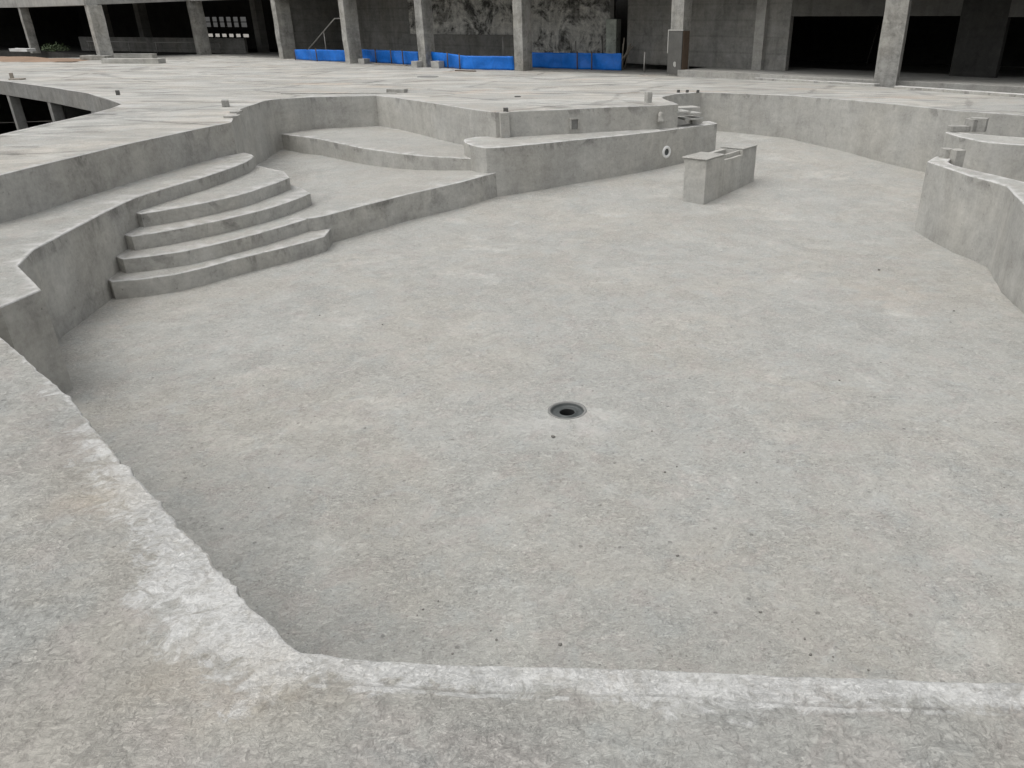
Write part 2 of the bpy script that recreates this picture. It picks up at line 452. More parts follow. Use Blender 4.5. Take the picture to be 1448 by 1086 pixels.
M = {}
M['deck'] = concrete_flat('deck_concrete', .368, .16, .7, .55, .5, .8, streak=.36, band=True, seed=1, rough_amt=.72)
M['floor'] = concrete_flat('pool_floor_concrete', .412, .16, .5, .7, .75, .35, seed=3)
M['tread'] = concrete_flat('tread_concrete', .40, .2, .4, .5, .3, .8, seed=5, rough_amt=.7)
M['rim'] = concrete_flat('coping_concrete', .42, .22, .35, .5, .3, .85, seed=8, rough_amt=.6)
M['wall'] = concrete_wall('pool_wall_concrete', .40, .26, .35, .14, 2)
M['wall_left'] = concrete_wall('left_wall_concrete', .37, .3, .4, .2, 6)  # a little darker and blotchier than the other pool walls
M['riser'] = concrete_wall('riser_concrete', .40, .34, .4, .24, 9)
M['column'] = concrete_wall('column_concrete', .31, .55, .6, .4, 12)
M['facade'] = concrete_wall('beam_concrete', .34, .3, .3, .2, 15)
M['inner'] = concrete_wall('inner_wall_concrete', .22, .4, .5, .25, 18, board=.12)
M['mould'] = concrete_wall('mouldy_plaster', .72, .5, .3, .35, 21, mould=.85)
M['inner_shade'] = concrete_wall('shaded_inner_wall', .045, .4, .5, .3, 24)  # inner concrete with the shade of the deep interior put into its colour
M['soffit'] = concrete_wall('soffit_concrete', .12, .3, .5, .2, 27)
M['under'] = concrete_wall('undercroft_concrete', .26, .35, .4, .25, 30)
M['block'] = concrete_wall('loose_block_concrete', .36, .35, .3, .25, 33)
M['white_pvc'] = plain('white_pipe_plastic', (.75, .75, .73), .35, 0, .08, 20)
M['dark_pvc'] = plain('drain_plastic', (.065, .072, .070), .45, 0, .3, 14)
M['grey_ring'] = plain('drain_collar', (.2, .2, .19), .7, 0, .3, 25)
M['black'] = plain('outlet_shade', (.012, .012, .012), .9, 0, .2, 5)  # shade inside the drain outlet, painted as black shaft and bottom
M['steel'] = plain('formwork_steel', (.11, .108, .10), .55, .2, .4, 3)
M['rust'] = plain('rusty_steel', (.11, .078, .055), .8, .1, .4, 8)
M['pipe'] = plain('galvanised_pipe', (.33, .32, .30), .5, .4, .25, 10)
M['timber'] = plain('weathered_timber', (.27, .24, .2), .85, 0, .35, 12)
M['pale_timber'] = plain('pale_board', (.5, .48, .44), .8, 0, .2, 9)
M['soil'] = plain('orange_soil', (.26, .18, .125), .95, 0, .45, 1.5)
M['earth'] = plain('bare_earth', (.24, .225, .2), .95, 0, .3, .5)
M['stone'] = plain('pebble_stone', (.17, .165, .15), .85, 0, .3, 30)
M['leaf'] = plain('weed_leaf', (.06, .09, .035), .7, 0, .4, 5)
M['green_form'] = concrete_wall('pale_stained_pillar', .42, .5, .2, .45, 36, tint=(.93, 1.02, .97))
M['plastic_jug'] = plain('jug_plastic', (.62, .61, .57), .4, 0, .1, 9)
def tarp_mat():
    k = N('blue_tarpaulin'); P = k.pos()
    a = k.noise(k.pos(scale=(1, 1, .6)), 2.4, 6, .6, 1.2); b = k.noise(P, 9, 5, .6)
    v = k.math('MULTIPLY_ADD', k.math('SUBTRACT', a, .5), .7, 1.0); v = k.math('MULTIPLY_ADD', k.math('SUBTRACT', b, .5), .3, v)
    col = k.scale_col((.006, .145, .56), v)
    return k.done(col, .45, k.bump(k.math('ADD', a, k.math('MULTIPLY', b, .3)), .7, .05), 0, .35)
M['tarp'] = tarp_mat()

# ------------------------------------------------------------------ the pool outline (deck level)
rim_left = A([(0, 247), (110.5, 220), (193, 200.7), (276, 182.8), (327, 172.5)], zd)
rim_alcove = A([(331, 165), (340, 154), (350, 150), (361, 146.6), (372, 143), (385, 140.7), (439.5, 137), (531.5, 135), (560, 138), (588.7, 142), (620, 147), (651, 152), (680, 156.5), (700, 158.6)], zd)
rim_raised = A([(705, 158.4), (717, 158), (889, 150.5), (931, 149), (959.6, 147)], zd)
rim_far = A([(942, 141.4), (935.5, 137.8), (940.5, 136), (955, 133), (992, 130.3), (1029, 131.5), (1070, 133), (1120, 135), (1200, 141), (1272, 148), (1355, 156.6), (1448, 163)], zd)
rim_off = [(9.6, 15.2), (11.2, 14.2), (12.0, 11.5), (11.5, 7), (9, 4.2), (6, 2.2), (3.5, 1.62)]
rim_front = A([(1448, 965), (1150, 955), (900, 945), (650, 939), (540, 934), (480, 929), (440, 922), (415, 916), (398, 903), (385, 888), (362, 862), (330, 830), (290, 783), (250, 738), (205, 685), (165, 643), (130, 600), (97, 560), (50, 519), (0, 475)], 0)
off_left = [(-3.95, 4.65), (-5.2, 5.55), (-7.2, 6.7), (-8.6, 7.6), (-8.2, 8.9), (-7.22, 8.98)]
segs = [('left', rim_left), ('alcove', rim_alcove), ('raised', rim_raised), ('far', rim_far), ('front', rim_off+rim_front), ('back', off_left)]
loop = [p for _, s in segs for p in s]
assert area(loop) < 0            # clockwise: the deck lies on its left
# opening in the deck at the left
hole_px = [(172, 147), (150, 155), (125, 161.5), (0, 190)]
hole = A([(0, 114), (70, 123), (125, 132), (150, 139), (172, 147)], zd)
hole += A([(160, 152), (150, 155), (125, 161.5), (60, 176), (0, 190)], zd)
hole += [(-11.2, 11.3), (-16, 12), (-24, 24), (-24.5, 31)]
if area(hole) > 0: hole = hole[::-1]
outer = [(-60, -6), (26, -6), (26, 12)]
kerb_line = A([(1448, 139), (1355, 133.5), (1240, 124), (1148, 118.5), (1060, 112.5), (985, 108)], zd)
outer_back = [(26, 12), (20, 12.0)]+[(p[0]+.3, p[1]+.35) for p in kerb_line]
bld_px = [(957, 107), (738, 101), (600, 95), (497, 90), (403, 83), (284, 77)]
outer_back += [(p[0]+1.2, p[1]+1.6) for p in A(bld_px, zd)]+[(-28.5, 47.2), (-34, 45.3), (-60, 50)]
outer = [(-60, -6), (26, -6)]+outer_back

# ------------------------------------------------------------------ deck
def deck_grid():
    g = []
    y = -.6
    while y < 5.2:                                      # fine where the eye is close
        st = .045 if y < 3.4 else .08
        x = -4.6 if y > 1.5 else -2.6
        while x < 3.4:
            g.append((x+random.uniform(-.3, .3)*st, y+random.uniform(-.3, .3)*st)); x += st
        y += st
    for x in np.arange(-60, 26, 1.6):
        for y in np.arange(-6, 60, 1.6):
            if not (-4.8 < x < 3.6 and -.8 < y < 5.4): g.append((x+random.uniform(-.3, .3), y+random.uniform(-.3, .3)))
    return g
def fade(x, y): return max(0, min(1, (6.0-math.hypot(x, y))/2.5))
DL = resample(outer, True, 0, .0)
LOOP = resample(loop, True, 0, .004)
# the near edge is chipped and lumpy
def chip(p):
    x, y = p
    k = fade(x, y)
    if k <= 0: return p
    rag = .35+.9*(1 if x < -.75 else 0)
    d = rag*(.009*noise.noise((x*7, y*7, 3))+.009*noise.noise((x*19, y*19, 8))+.008*noise.noise((x*47, y*47, 1)))
    return (x, y, d*k)
nn = len(LOOP); LP = []
for i, p in enumerate(LOOP):
    c = chip(p)
    if len(c) == 2: LP.append(p); continue
    a, b = LOOP[i-1], LOOP[(i+1) % nn]
    e = Vector((b[0]-a[0], b[1]-a[1])).normalized()
    LP.append((p[0]-e.y*c[2], p[1]+e.x*c[2]))
LOOP = LP
HOLE = resample(hole, True, 0, .004)
def lumps(x, y, d):
    k = fade(x, y)
    if k <= 0: return .006*noise.noise((x*.7, y*.7, 0))
    v = .006*noise.noise((x*2.2, y*2.2, 0))+.0035*noise.noise((x*7, y*7, 5))+.002*noise.noise((x*16, y*16, 9))
    return k*(v*min(1, .3+d*3)-.002*max(0, 1-d/.04)**2)
BV = .009
V, Fc, e, ed, ins = top_sheet(DL, [LOOP, HOLE], zd, BV, deck_grid, .05, lumps)
e = np.where(np.array([v[1] for v in V]) < 5.5, 0, e)
MI = [0]*len(Fc); SM = [True]*len(Fc)
P2 = np.array([(v[0], v[1]) for v in V])
dl = dist_to([LOOP], P2)
def band_w(x, y):                                         # width of the mortar skim along the rim
    if y > 6 or x > 4: return 0.0
    if x > -.85 and y < 2.2: return .15+.03*math.sin(x*4)
    t = min(max((y-1.7)/2.0, 0), 1)
    return .30*(1-t)**.7+.06*t
band = np.array([max(0, 1-d/max(band_w(x, y), 1e-3)) if band_w(x, y) > 0 else 0 for (x, y), d in zip(P2, dl)])
far_ = np.clip((P2[:, 1]-1.9)/1.6, 0, 1)
band = np.where(band > 0, (.42+.55*band)*(1-.45*far_), 0)
soft = np.array([max(0, 1-d/(2.1*band_w(x, y))) if band_w(x, y) > 0 else 0 for (x, y), d in zip(P2, dl)])
band = np.maximum(band, soft*.5*(1-.5*far_))
ochre = np.clip(1-np.hypot((P2[:, 0]+.98)/.4, (P2[:, 1]-1.55)/.22), 0, 1)+.6*np.clip(1-np.hypot((P2[:, 0]+1.9)/.35, (P2[:, 1]-2.5)/.3), 0, 1)
rimd = np.array([d if (y < 6 and x < 4 and (x > -.8)) else (min(1, d*3+.2) if y < 6 and x < 4 else 1) for (x, y), d in zip(P2, dl)])
smooth_ = np.clip((P2[:, 1]-4.5)/2.5, 0, 1)
def ztop(x, y, d=0): return zd(x, y)+lumps(x, y, d)
for l, i_ in zip([LOOP, HOLE], ins[1:]):
    rows = [[(x, y, ztop(x, y, BV)) for x, y in i_],
            [(x*.3+a*.7, y*.3+b*.7, ztop(x, y, BV)-BV*.3) for (x, y), (a, b) in zip(i_, l)],
            [(a, b, ztop(x, y, BV)-BV) for (x, y), (a, b) in zip(i_, l)]]
    n0 = len(V)
    strips(V, Fc, MI, SM, rows, 0)
    yy = np.array([v[1] for v in V[n0:]])
    e = np.concatenate([e, np.where(yy < 5.5, 0, 1.0)]); band = np.concatenate([band, np.where(yy < 5.5, np.where(yy < 2, .85, .5), 0)]); ochre = np.concatenate([ochre, np.zeros(len(V)-n0)]); rimd = np.concatenate([rimd, np.where(yy < 5.5, 0, 1)]); smooth_ = np.concatenate([smooth_, np.where(yy < 5.5, 0, 1)])
# outer apron of the deck, so that its edge has depth
n0 = len(V); strips(V, Fc, MI, SM, [[(x, y, zd(x, y)) for x, y in DL], [(x, y, -3.6) for x, y in DL]], 0)
e = np.concatenate([e, np.zeros(len(V)-n0)]); band = np.concatenate([band, np.zeros(len(V)-n0)]); ochre = np.concatenate([ochre, np.zeros(len(V)-n0)]); rimd = np.concatenate([rimd, np.ones(len(V)-n0)]); smooth_ = np.concatenate([smooth_, np.zeros(len(V)-n0)])
deck = build('deck', V, Fc, MI, SM, [M['deck']], None, {'edge': e, 'band': band, 'ochre': ochre, 'rimd': rimd, 'smooth': smooth_})
tag(deck, 'broad raw concrete deck around the empty pool, pale and stained', 'deck', kind='structure')

# ------------------------------------------------------------------ perimeter walls under the rim
def rim_wall(name, p0, p1, mat, label, extra_end=0):
    """wall under the rim from outline point p0 to p1, 0.22 m thick, standing behind the rim line"""
    def idx(p): return min(range(nn), key=lambda i: (LOOP[i][0]-p[0])**2+(LOOP[i][1]-p[1])**2)
    i0, i1 = idx(p0), idx(p1)
    ids = [i0]
    while ids[-1] != i1: ids.append((ids[-1]+1) % nn)
    L = [LOOP[i] for i in ids]
    # offset behind
    full = offset(LOOP, .22)
    B = [full[i] for i in ids]
    Vv, Ff, Mi, Sm = [], [], [], []
    ofs1 = offset(LOOP, BV); zt = [ztop(ofs1[i][0], ofs1[i][1], BV)-BV for i in ids]
    ts = [0, .03, .10, .25, .45, .7, 1]
    rows = []
    for kz, t in enumerate(ts):
        rows.append([(p[0]+.006*noise.noise((p[0]*1.5, p[1]*1.5, t*3))*(1 if kz else 0), p[1]+.006*noise.noise((p[0]*1.5+9, p[1]*1.5, t*3))*(1 if kz else 0), z*(1-t)+(-1.75)*t) for p, z in zip(L, zt)])
    rows.append([(p[0], p[1], -1.75) for p in B])
    rows.append([(p[0], p[1], min(z, -.03)-.03) for p, z in zip(B, zt)])
    strips(Vv, Ff, Mi, Sm, rows, 0, closed=False)
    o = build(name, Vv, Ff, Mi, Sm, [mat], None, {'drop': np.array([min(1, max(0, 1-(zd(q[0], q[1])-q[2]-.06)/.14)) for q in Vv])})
    # vertex order follows strips, not welded; weld for solidity is not needed
    return tag(o, label, 'wall')
rim_wall('pool_wall', rim_left[0], rim_left[-1], M['wall_left'], 'darker grey concrete pool wall behind the long bench above the curved steps')
rim_wall('pool_wall', rim_left[-1], rim_raised[0], M['wall'], 'curved concrete alcove wall behind the low ledge at the back of the pool')
rim_wall('pool_wall', rim_raised[0], rim_raised[-1], M['wall'], 'low straight raised wall with a small niche, just above the long divider wall')
rim_wall('pool_wall', rim_raised[-1], rim_far[-1], M['wall'], 'long pale concrete wall curving along the far end of the pool')
rim_wall('pool_wall', rim_far[-1], rim_front[-1], M['wall'], 'pool wall under the mortar skimmed rim in the foreground')
rim_wall('pool_wall', rim_front[-1], rim_left[0], M['wall_left'], 'short return wall at the left end of the bench')

# ------------------------------------------------------------------ pool floor
fl_out = offset(resample(loop, True, 0, 0, 2.0), .12)[::-1]
def floor_grid():
    return [(x+random.uniform(-.1, .1), y+random.uniform(-.1, .1)) for x in np.arange(-9, 12.5, .4) for y in np.arange(1.5, 23, .4)]+[(DRX+r*math.cos(a), DRY+r*math.sin(a)) for r in np.arange(.24, 1.1, .07) for a in np.arange(0, 6.28, .09/r)]
dr = at(802, 580, zf); DRX, DRY = dr; DRR = .178
dhole = [(DRX+DRR*.985*math.cos(-a), DRY+DRR*.985*math.sin(-a)) for a in np.linspace(0, 2*math.pi, 40, endpoint=False)]
def flz(x, y): return zf(x, y)+.012*noise.noise((x*.5, y*.5, 3))+.004*noise.noise((x*2.3, y*2.3, 1))
OCX, OCY = at(1255, 420, zf)
V, Fc, e, ed, ins = top_sheet(fl_out, [dhole], flz, .002, floor_grid, .1)
pf = build('pool_floor', V, Fc, [0]*len(Fc), [True]*len(Fc), [M['floor']], None, {'edge': np.array([.8*max(0, min(1, 1-(math.hypot((v[0]-DRX-.02)/1.5, v[1]-DRY+.32)-.1)/.3)) for v in V]), 'ochre': np.array([max(0, 1-math.hypot(v[0]-OCX, v[1]-OCY)/1.1) for v in V])})
tag(pf, 'wide bare concrete floor of the empty pool', 'floor', kind='structure')

# ------------------------------------------------------------------ bench, steps, shelf, ledge
BZ = -.55
def back(p, q, n=.1):
    """the stretch of rim between two points, pushed a little into the wall"""
    def idx(p): return min(range(nn), key=lambda i: (LOOP[i][0]-p[0])**2+(LOOP[i][1]-p[1])**2)
    i0, i1 = idx(p), idx(q); ids = [i0]
    while ids[-1] != i1: ids.append((ids[-1]+1) % nn)
    full = offset(LOOP, n)
    return [full[i] for i in ids[::6]]+[full[i1]]
bench_front = A([(0, 434), (58, 409), (25, 375), (47, 352.6), (150, 298.5), (177, 285.5), (197, 277), (233, 266), (288, 250), (329.6, 236), (348, 228.5), (356, 223.5), (358.8, 220.5), (355.5, 218), (345, 215.5)], BZ)
fr = off_left
bench = [(-8.3, 7.3), (-7.0, 6.45), (-5.75, 6.08)]+bench_front
bk = back(rim_left[0], rim_left[-1])
bk = [p for p in bk if p[1] < bench_front[-1][1]-.25]
bench_out = bench+bk[::-1]+[(-8.1, 9.2), (-8.8, 7.7)]
o = slab('pool_bench', bench_out, BZ, -1.7, [M['tread'], M['wall_left']], None, .014, .35, .004)
tag(o, 'long low concrete bench along the left pool wall with a notched near corner', 'bench')

steps = empty('pool_steps', (-5.2, 11, 0), 'flight of four curved concrete steps fanning from the bench down to the pool floor', 'steps')
SZ = [-1.34, -1.14, -.94, -.745]
nose = [A([(157, 398), (200, 394.5), (247, 388), (290, 378), (330, 367), (365, 358.5), (399, 350.5), (430, 342.5), (458.8, 334)], SZ[0]),
        A([(173.5, 366), (215, 361.5), (260, 355), (303, 345.5), (343, 335.5), (372, 328), (399, 320), (424, 312.5), (444.5, 306)], SZ[1]),
        A([(186, 334), (222, 328.5), (260, 321.7), (303, 313), (343, 303.7), (372, 296.5), (399, 288.5), (421, 280.5), (439, 273)], SZ[2]),
        A([(199, 302), (229, 297.3), (260, 292), (296, 285), (330, 277.5), (352, 271.5), (371, 265), (391, 258.3), (409.5, 250.8)], SZ[3])]
ends = [[(-4.1, 12.3), (-4.6, 13.0), (-5.2, 13.5), (-6.6, 13.5), (-6.75, 10.0)],
        [(-4.45, 12.45), (-4.9, 13.1), (-5.4, 13.6), (-6.6, 13.6), (-6.75, 10.2)],
        [(-4.85, 13.3), (-5.4, 13.9), (-6.6, 13.9), (-6.8, 10.5)],
        [(-5.35, 13.85), (-6.1, 14.5), (-6.6, 14.0), (-6.8, 10.9)]]
for k in range(4):
    out = [(x, y) for x, y in nose[k]+ends[k]]
    out = local(steps, out)
    # noise and textures read world positions, so shift only the parent
    ox, oy = steps.location.x, steps.location.y
    s_ = slab('step', [(x+ox, y+oy) for x, y in out], SZ[k], -1.72+.004*k, [M['tread'], M['riser']], None, .012, .3, .006)
    s_.parent = steps; s_.location = (-ox, -oy, 0)

shelf_front = A([(444, 307.5), (460, 304.5), (499.5, 294), (574, 275), (649, 258), (675, 251), (701, 244)], zs)
shelf = [(-5.4, 11.6), (-4.75, 11.85)]+shelf_front+[(-1.2, 15.9), (-2.5, 17.2)]+[(-4, 18.8), (-5.3, 20.2), (-7.2, 19.7), (-7.55, 18.2), (-7.45, 17.2), (-6.6, 14.8), (-6.5, 13)]
o = slab('pool_shelf', shelf, zs, -1.73, [M['tread'], M['riser']], None, .012, .3, .005)
tag(o, 'broad shallow concrete shelf between the curved steps and the raised ledge', 'shelf')

def zl(x, y): return -.83+.06*min(max((x+7.4)/5.2, 0), 1)
ledge_front = A([(390, 188.3), (400, 189.5), (449.7, 196), (512, 209.4), (560, 216.3), (589, 219.6), (623.8, 222), (673.5, 224.5)], zl)
ledge = ledge_front+[(-1.4, 15.7), (-1.55, 16.5)]+[(-1.9, 16.5), (-2.6, 17.4), (-3.9, 19.2), (-5.3, 20.95), (-6.9, 20.4), (-7.6, 19.5), (-7.62, 19.1)]
o = slab('pool_ledge', ledge, zl, -1.74, [M['tread'], M['wall']], None, .012, .35, .004)
tag(o, 'triangular raised concrete ledge in front of the curved alcove wall', 'ledge')

RZ = -.5
ring_front = A([(657, 196.5), (655.6, 199), (658, 201.3), (666, 204.7), (676, 207.3), (687, 208.8), (705.6, 208.3), (760, 203.2), (823.7, 196.7), (880, 191.2), (936.6, 184.8), (1000, 176.4), (1014, 174.2)], RZ)
dv_back = [(3.05, 19.25), (2.2, 18.35), (1.72, 17.82), (1.0, 17.6), (0, 17.2), (-1.75, 16.55), (-2.25, 16.45)]
div = ring_front+dv_back
o = slab('divider_wall', div, RZ, -1.7, [M['rim'], M['wall']], None, .012, .35, .004)
DIV = tag(o, 'long thick divider wall with a rounded left end and a white pipe ring in its side', 'wall')

# white pipe ring in the divider wall
p_a = Vector(at(936.6, 184.8, RZ)); p_b = Vector(at(1000, 176.4, RZ))
dd = (p_b-p_a).normalized(); nrm = Vector((dd.y, -dd.x))
tt = None
best = 1e9
for i in range(400):                                    # where the ring's row and column meet the wall face
    q = p_a+dd*(i*.01)
    zc = q.y*CP-(0-H)*SP
    z = zat((q.x, q.y), 215); zc = q.y*CP-(z-H)*SP
    u = PX+F*q.x/zc
    if abs(u-942) < best: best = abs(u-942); tt = (q.x, q.y, z)
ang = math.atan2(nrm.y, nrm.x)
rg = empty('pipe_fitting', tt, 'white plastic pipe ring set in the side of the divider wall', 'pipe fitting', rz=ang)
def ring_bm(prof, n=36):
    bm = bmesh.new(); rs = []
    for r, x in prof: rs.append([bm.verts.new((x, r*math.cos(2*math.pi*k/n), r*math.sin(2*math.pi*k/n))) for k in range(n)])
    for a, b in zip(rs, rs[1:]):
        for k in range(n): bm.faces.new((a[k], a[(k+1) % n], b[(k+1) % n], b[k]))
    return bm
from_bm('flange', ring_bm([(.135, -.01), (.135, .018), (.125, .03), (.085, .03), (.074, .02), (.072, -.0), (.072, -.08)]), M['white_pvc'], rg, True)
bm = ring_bm([(.07, .012), (.066, .004), (.001, .002)]); from_bm('pipe_bore', bm, M['dark_pvc'], rg, True)

# ------------------------------------------------------------------ hollow box standing in the pool
bA, bB, bC = [Vector(at(u, v, zf)) for u, v in ((994.8, 289.7), (960.8, 285), (1065.7, 256.5))]
ex = (bC-bA).normalized(); ey = Vector((-ex.y, ex.x))
L_ = (bC-bA).length; W_ = max(.42, (bB-bA).dot(ey))
zb = zf(bA.x, bA.y); zt = zat((bA.x, bA.y), 227.4)
box = empty('concrete_trough', (bA.x, bA.y, zb), 'free standing hollow concrete box with an open notched top on the pool floor', 'concrete box', rz=math.atan2(ex.y, ex.x))
Hh = zt-zb
bm = bmesh.new(); t = .1
def outl(z0, z1, pts): add_prism(bm, pts, z0, z1)
c0, c1 = L_*.34, L_*.70
outl(-.15, Hh, [(0, 0), (c0, 0), (c0, W_), (0, W_)])
outl(-.15, Hh, [(c1, 0), (L_, 0), (L_, W_), (c1, W_)])
outl(-.15, Hh-.09, [(c0, .0), (c1, .0), (c1, .07), (c0, .07)])
outl(-.15, Hh-.012, [(c0, .07), (c1, .07), (c1, t+.02), (c0, t+.02)])
outl(-.15, Hh-.015, [(c0, W_-t), (c1, W_-t), (c1, W_), (c0, W_)])
outl(-.15, Hh-.32, [(c0, t+.02), (c1, t+.02), (c1, W_-t), (c0, W_-t)])
bmesh.ops.subdivide_edges(bm, edges=[e_ for e_ in bm.edges if e_.calc_length() > .3], cuts=6, use_grid_fill=True)
for v in bm.verts:
    w = box.matrix_world
    v.co += Vector((noise.noise(v.co*3), noise.noise(v.co*3+Vector((9, 0, 0))), noise.noise(v.co*4)))*.006
    if v.co.y > W_-.01 and v.co.z < Hh-.12 and v.co.x < .2: v.co.y -= .03
from_bm('trough_body', bm, M['wall'], box, bevel=.008)
bm = bmesh.new()
for x0, x1, yw in ((-.02, c0-.004, 0), (c1+.004, L_+.012, 0)):
    add_prism(bm, [(x0, -.012), (x1, -.012), (x1, W_+.03), (x0, W_+.03)], Hh+.006, Hh+.028)
bmesh.ops.subdivide_edges(bm, edges=[e_ for e_ in bm.edges if e_.calc_length() > .2], cuts=5, use_grid_fill=True)
for v in bm.verts: v.co += Vector((noise.noise(v.co*9), noise.noise(v.co*9+Vector((5, 2, 0))), 0))*.012
from_bm('mortar_cap', bm, M['rim'], box, bevel=.006)

# ------------------------------------------------------------------ spa walls at the right
Z1 = -.40
w1_out = A([(1312, 228), (1372, 248.5), (1400, 255.5), (1424, 263), (1448, 288)], Z1)
w1_far = [(w1_out[-1][0]-.22, w1_out[-1][1]-1.3), (w1_out[-1][0]-.75, w1_out[-1][1]-2.8)]
w1_in = A([(1448, 257), (1404, 246.5), (1372, 239.5), (1350, 233.5), (1339.5, 228.5), (1347, 222), (1324, 220.5)], Z1)
w1 = w1_out+w1_far+[(w1_far[-1][0]+.3, w1_far[-1][1]-.1), (w1_in[0][0]+.35, w1_in[0][1]-1.6)]+w1_in
o = slab('spa_wall', w1, Z1, -1.72, [M['rim'], M['wall']], None, .014, .2, .009)
tag(o, 'nearest low curved concrete wall at the right with a rough pale top', 'wall')
Z2 = -.26
w2_front = A([(1337, 187), (1346, 190), (1358, 193.5), (1380, 198.5), (1400, 201.5), (1425, 203.5), (1448, 204.8)], Z2)
w2 = w2_front+[(w2_front[-1][0]+1.2, w2_front[-1][1]-.3), (w2_front[-1][0]+1.3, w2_front[-1][1]+.5)]+A([(1448, 194.5), (1400, 191), (1372, 188.8), (1345, 185.5)], Z2)
o = slab('spa_wall', w2, Z2, -1.7, [M['rim'], M['wall']], None, .012, .2, .006)
tag(o, 'pointed concrete spa wall at the far right with broken blocks on its tip', 'wall')
# short posts on the inner side of the near wall
def rough_block(name, c, s, rz, mat, label, cat, group=None, rx=0, ry=0, amp=.012):
    bm = bmesh.new(); add_box(bm, (0, 0, 0), s, 0, rx, ry)
    bmesh.ops.subdivide_edges(bm, edges=bm.edges[:], cuts=3, use_grid_fill=True)
    for v in bm.verts: 
        q = v.co*7+Vector(c)
        v.co += Vector((noise.noise(q), noise.noise(q+Vector((3, 0, 0))), noise.noise(q+Vector((0, 7, 0)))))*amp
    o = from_bm(name, bm, mat, None, bevel=.004, loc=c); o.rotation_euler = (0, 0, rz)
    return tag(o, label, cat, group)
def place(u, v, z, dz=0): 
    p = at(u, v, z); return (p[0], p[1], (z(p[0], p[1]) if callable(z) else z)+dz)
def mpp(p): return (p[1]*CP-(p[2]-H)*SP)/F            # metres per photo pixel at a place
c = place(1340, 232, -.80); s = mpp(c)
for (u0, u1, vt, lab) in ((1333, 1346, 208, 'short broken concrete post at the end of the near spa wall, left one'), (1347.5, 1363, 209.5, 'short square concrete post at the end of the near spa wall, right one')):
    um = (u0+u1)/2
    pt = at(um, vt+2, -.25); w = (u1-u0)*mpp((pt[0], pt[1], -.25))
    o = rough_block('concrete_post', (pt[0], pt[1], -.80), (w, w*.9, 1.1), .25, M['block'], lab, 'post')
# broken blocks on the tongue
for (u0, u1, v0, v1, dep, rz, lab, mat) in ((1345, 1370, 179, 187, .22, .1, 'flat broken slab lying on the tip of the far spa wall', 'block'),
                                      (1369, 1379, 169, 187, .2, .5, 'small upright block beside the flat slab on the far spa wall', 'block'),
                                      (1380, 1392, 168, 187.5, .3, .9, 'tilted square block standing highest on the far spa wall', 'block')):
    pt = at((u0+u1)/2, v1, Z2); m_ = mpp((pt[0], pt[1], Z2))
    hh_ = (v1-v0)*m_*.95; w = (u1-u0)*m_
    rough_block('concrete_block', (pt[0], pt[1]+dep*.45, Z2+hh_/2+.005), (w, dep, hh_), rz, M[mat], lab, 'block', 'broken blocks on the spa wall')

# ------------------------------------------------------------------ floor drain
zdr = flz(DRX, DRY)
drn = empty('floor_drain', (DRX, DRY, zdr), 'round dark plastic floor drain sunk in the pool floor', 'drain')
bm = bmesh.new(); add_lathe(bm, [(DRR*1.03, -.02), (DRR*1.02, .004), (DRR*.96, .007), (DRR*.88, .004), (DRR*.87, -.02), (DRR*.87, -.09)], 48)
for v in bm.verts: v.co += Vector((noise.noise(v.co*20), noise.noise(v.co*20+Vector((4, 0, 0))), 0))*.006
from_bm('collar', bm, M['grey_ring'], drn, True)
bm = bmesh.new(); add_lathe(bm, [(DRR*.87, -.006), (DRR*.85, .0), (DRR*.83, -.003), (DRR*.82, -.018), (DRR*.78, -.026), (DRR*.50, -.03), (DRR*.47, -.016), (DRR*.42, -.014), (DRR*.40, -.022)], 48)
from_bm('sump_pot', bm, M['dark_pvc'], drn, True)
bm = bmesh.new(); add_lathe(bm, [(DRR*.405, -.021), (DRR*.39, -.05), (DRR*.38, -.2), (.001, -.2)], 24); from_bm('outlet', bm, M['black'], drn)

# ------------------------------------------------------------------ pebbles on floor and deck
def pebble_bm(r):
    bm = bmesh.new(); bmesh.ops.create_icosphere(bm, subdivisions=2, radius=r)
    s = random.uniform(0, 50)
    for v in bm.verts:
        v.co *= 1+.35*noise.noise(v.co/r*.9+Vector((s, 0, 0)))
        v.co.z *= .55
    return bm
protos = []
spots = [(782, 618, .030), (958, 786, .018), (792, 912, .020), (702, 905, .013), (1075, 866, .016), (1146, 926, .017), (598, 862, .012), (940, 668, .018), (1243, 382, .03), (1052, 640, .014),
         (640, 925, .012), (620, 850, .009), (694, 892, .010), (1138, 904, .012), (1228, 948, .011), (1187, 538, .018), (922, 610, .014), (590, 870, .009), (1178, 929, .009), (957, 660, .013), (1349, 440, .022), (452, 446, .018), (541, 459, .016), (1420, 690, .012), (380, 690, .012)]
mesh_ = None
for i, (u, v, r) in enumerate(spots):
    p = at(u, v, flz)
    if i < 4:
        o = from_bm('pebble', pebble_bm(.02), M['stone'], None, True)
        protos.append(o)
    else:
        o = protos[i % 4].copy(); COL.objects.link(o)
    o.location = (p[0], p[1], flz(*p)+r*.2); r *= .62; o.scale = (r/.02, r/.02, r/.02); o.rotation_euler = (0, 0, i*1.7)
    tag(o, 'small dark pebble lying loose on the bare pool floor' if i else 'largest grey pebble on the pool floor, just below the round drain', 'pebble', 'loose pebbles on the pool floor' if i else None)

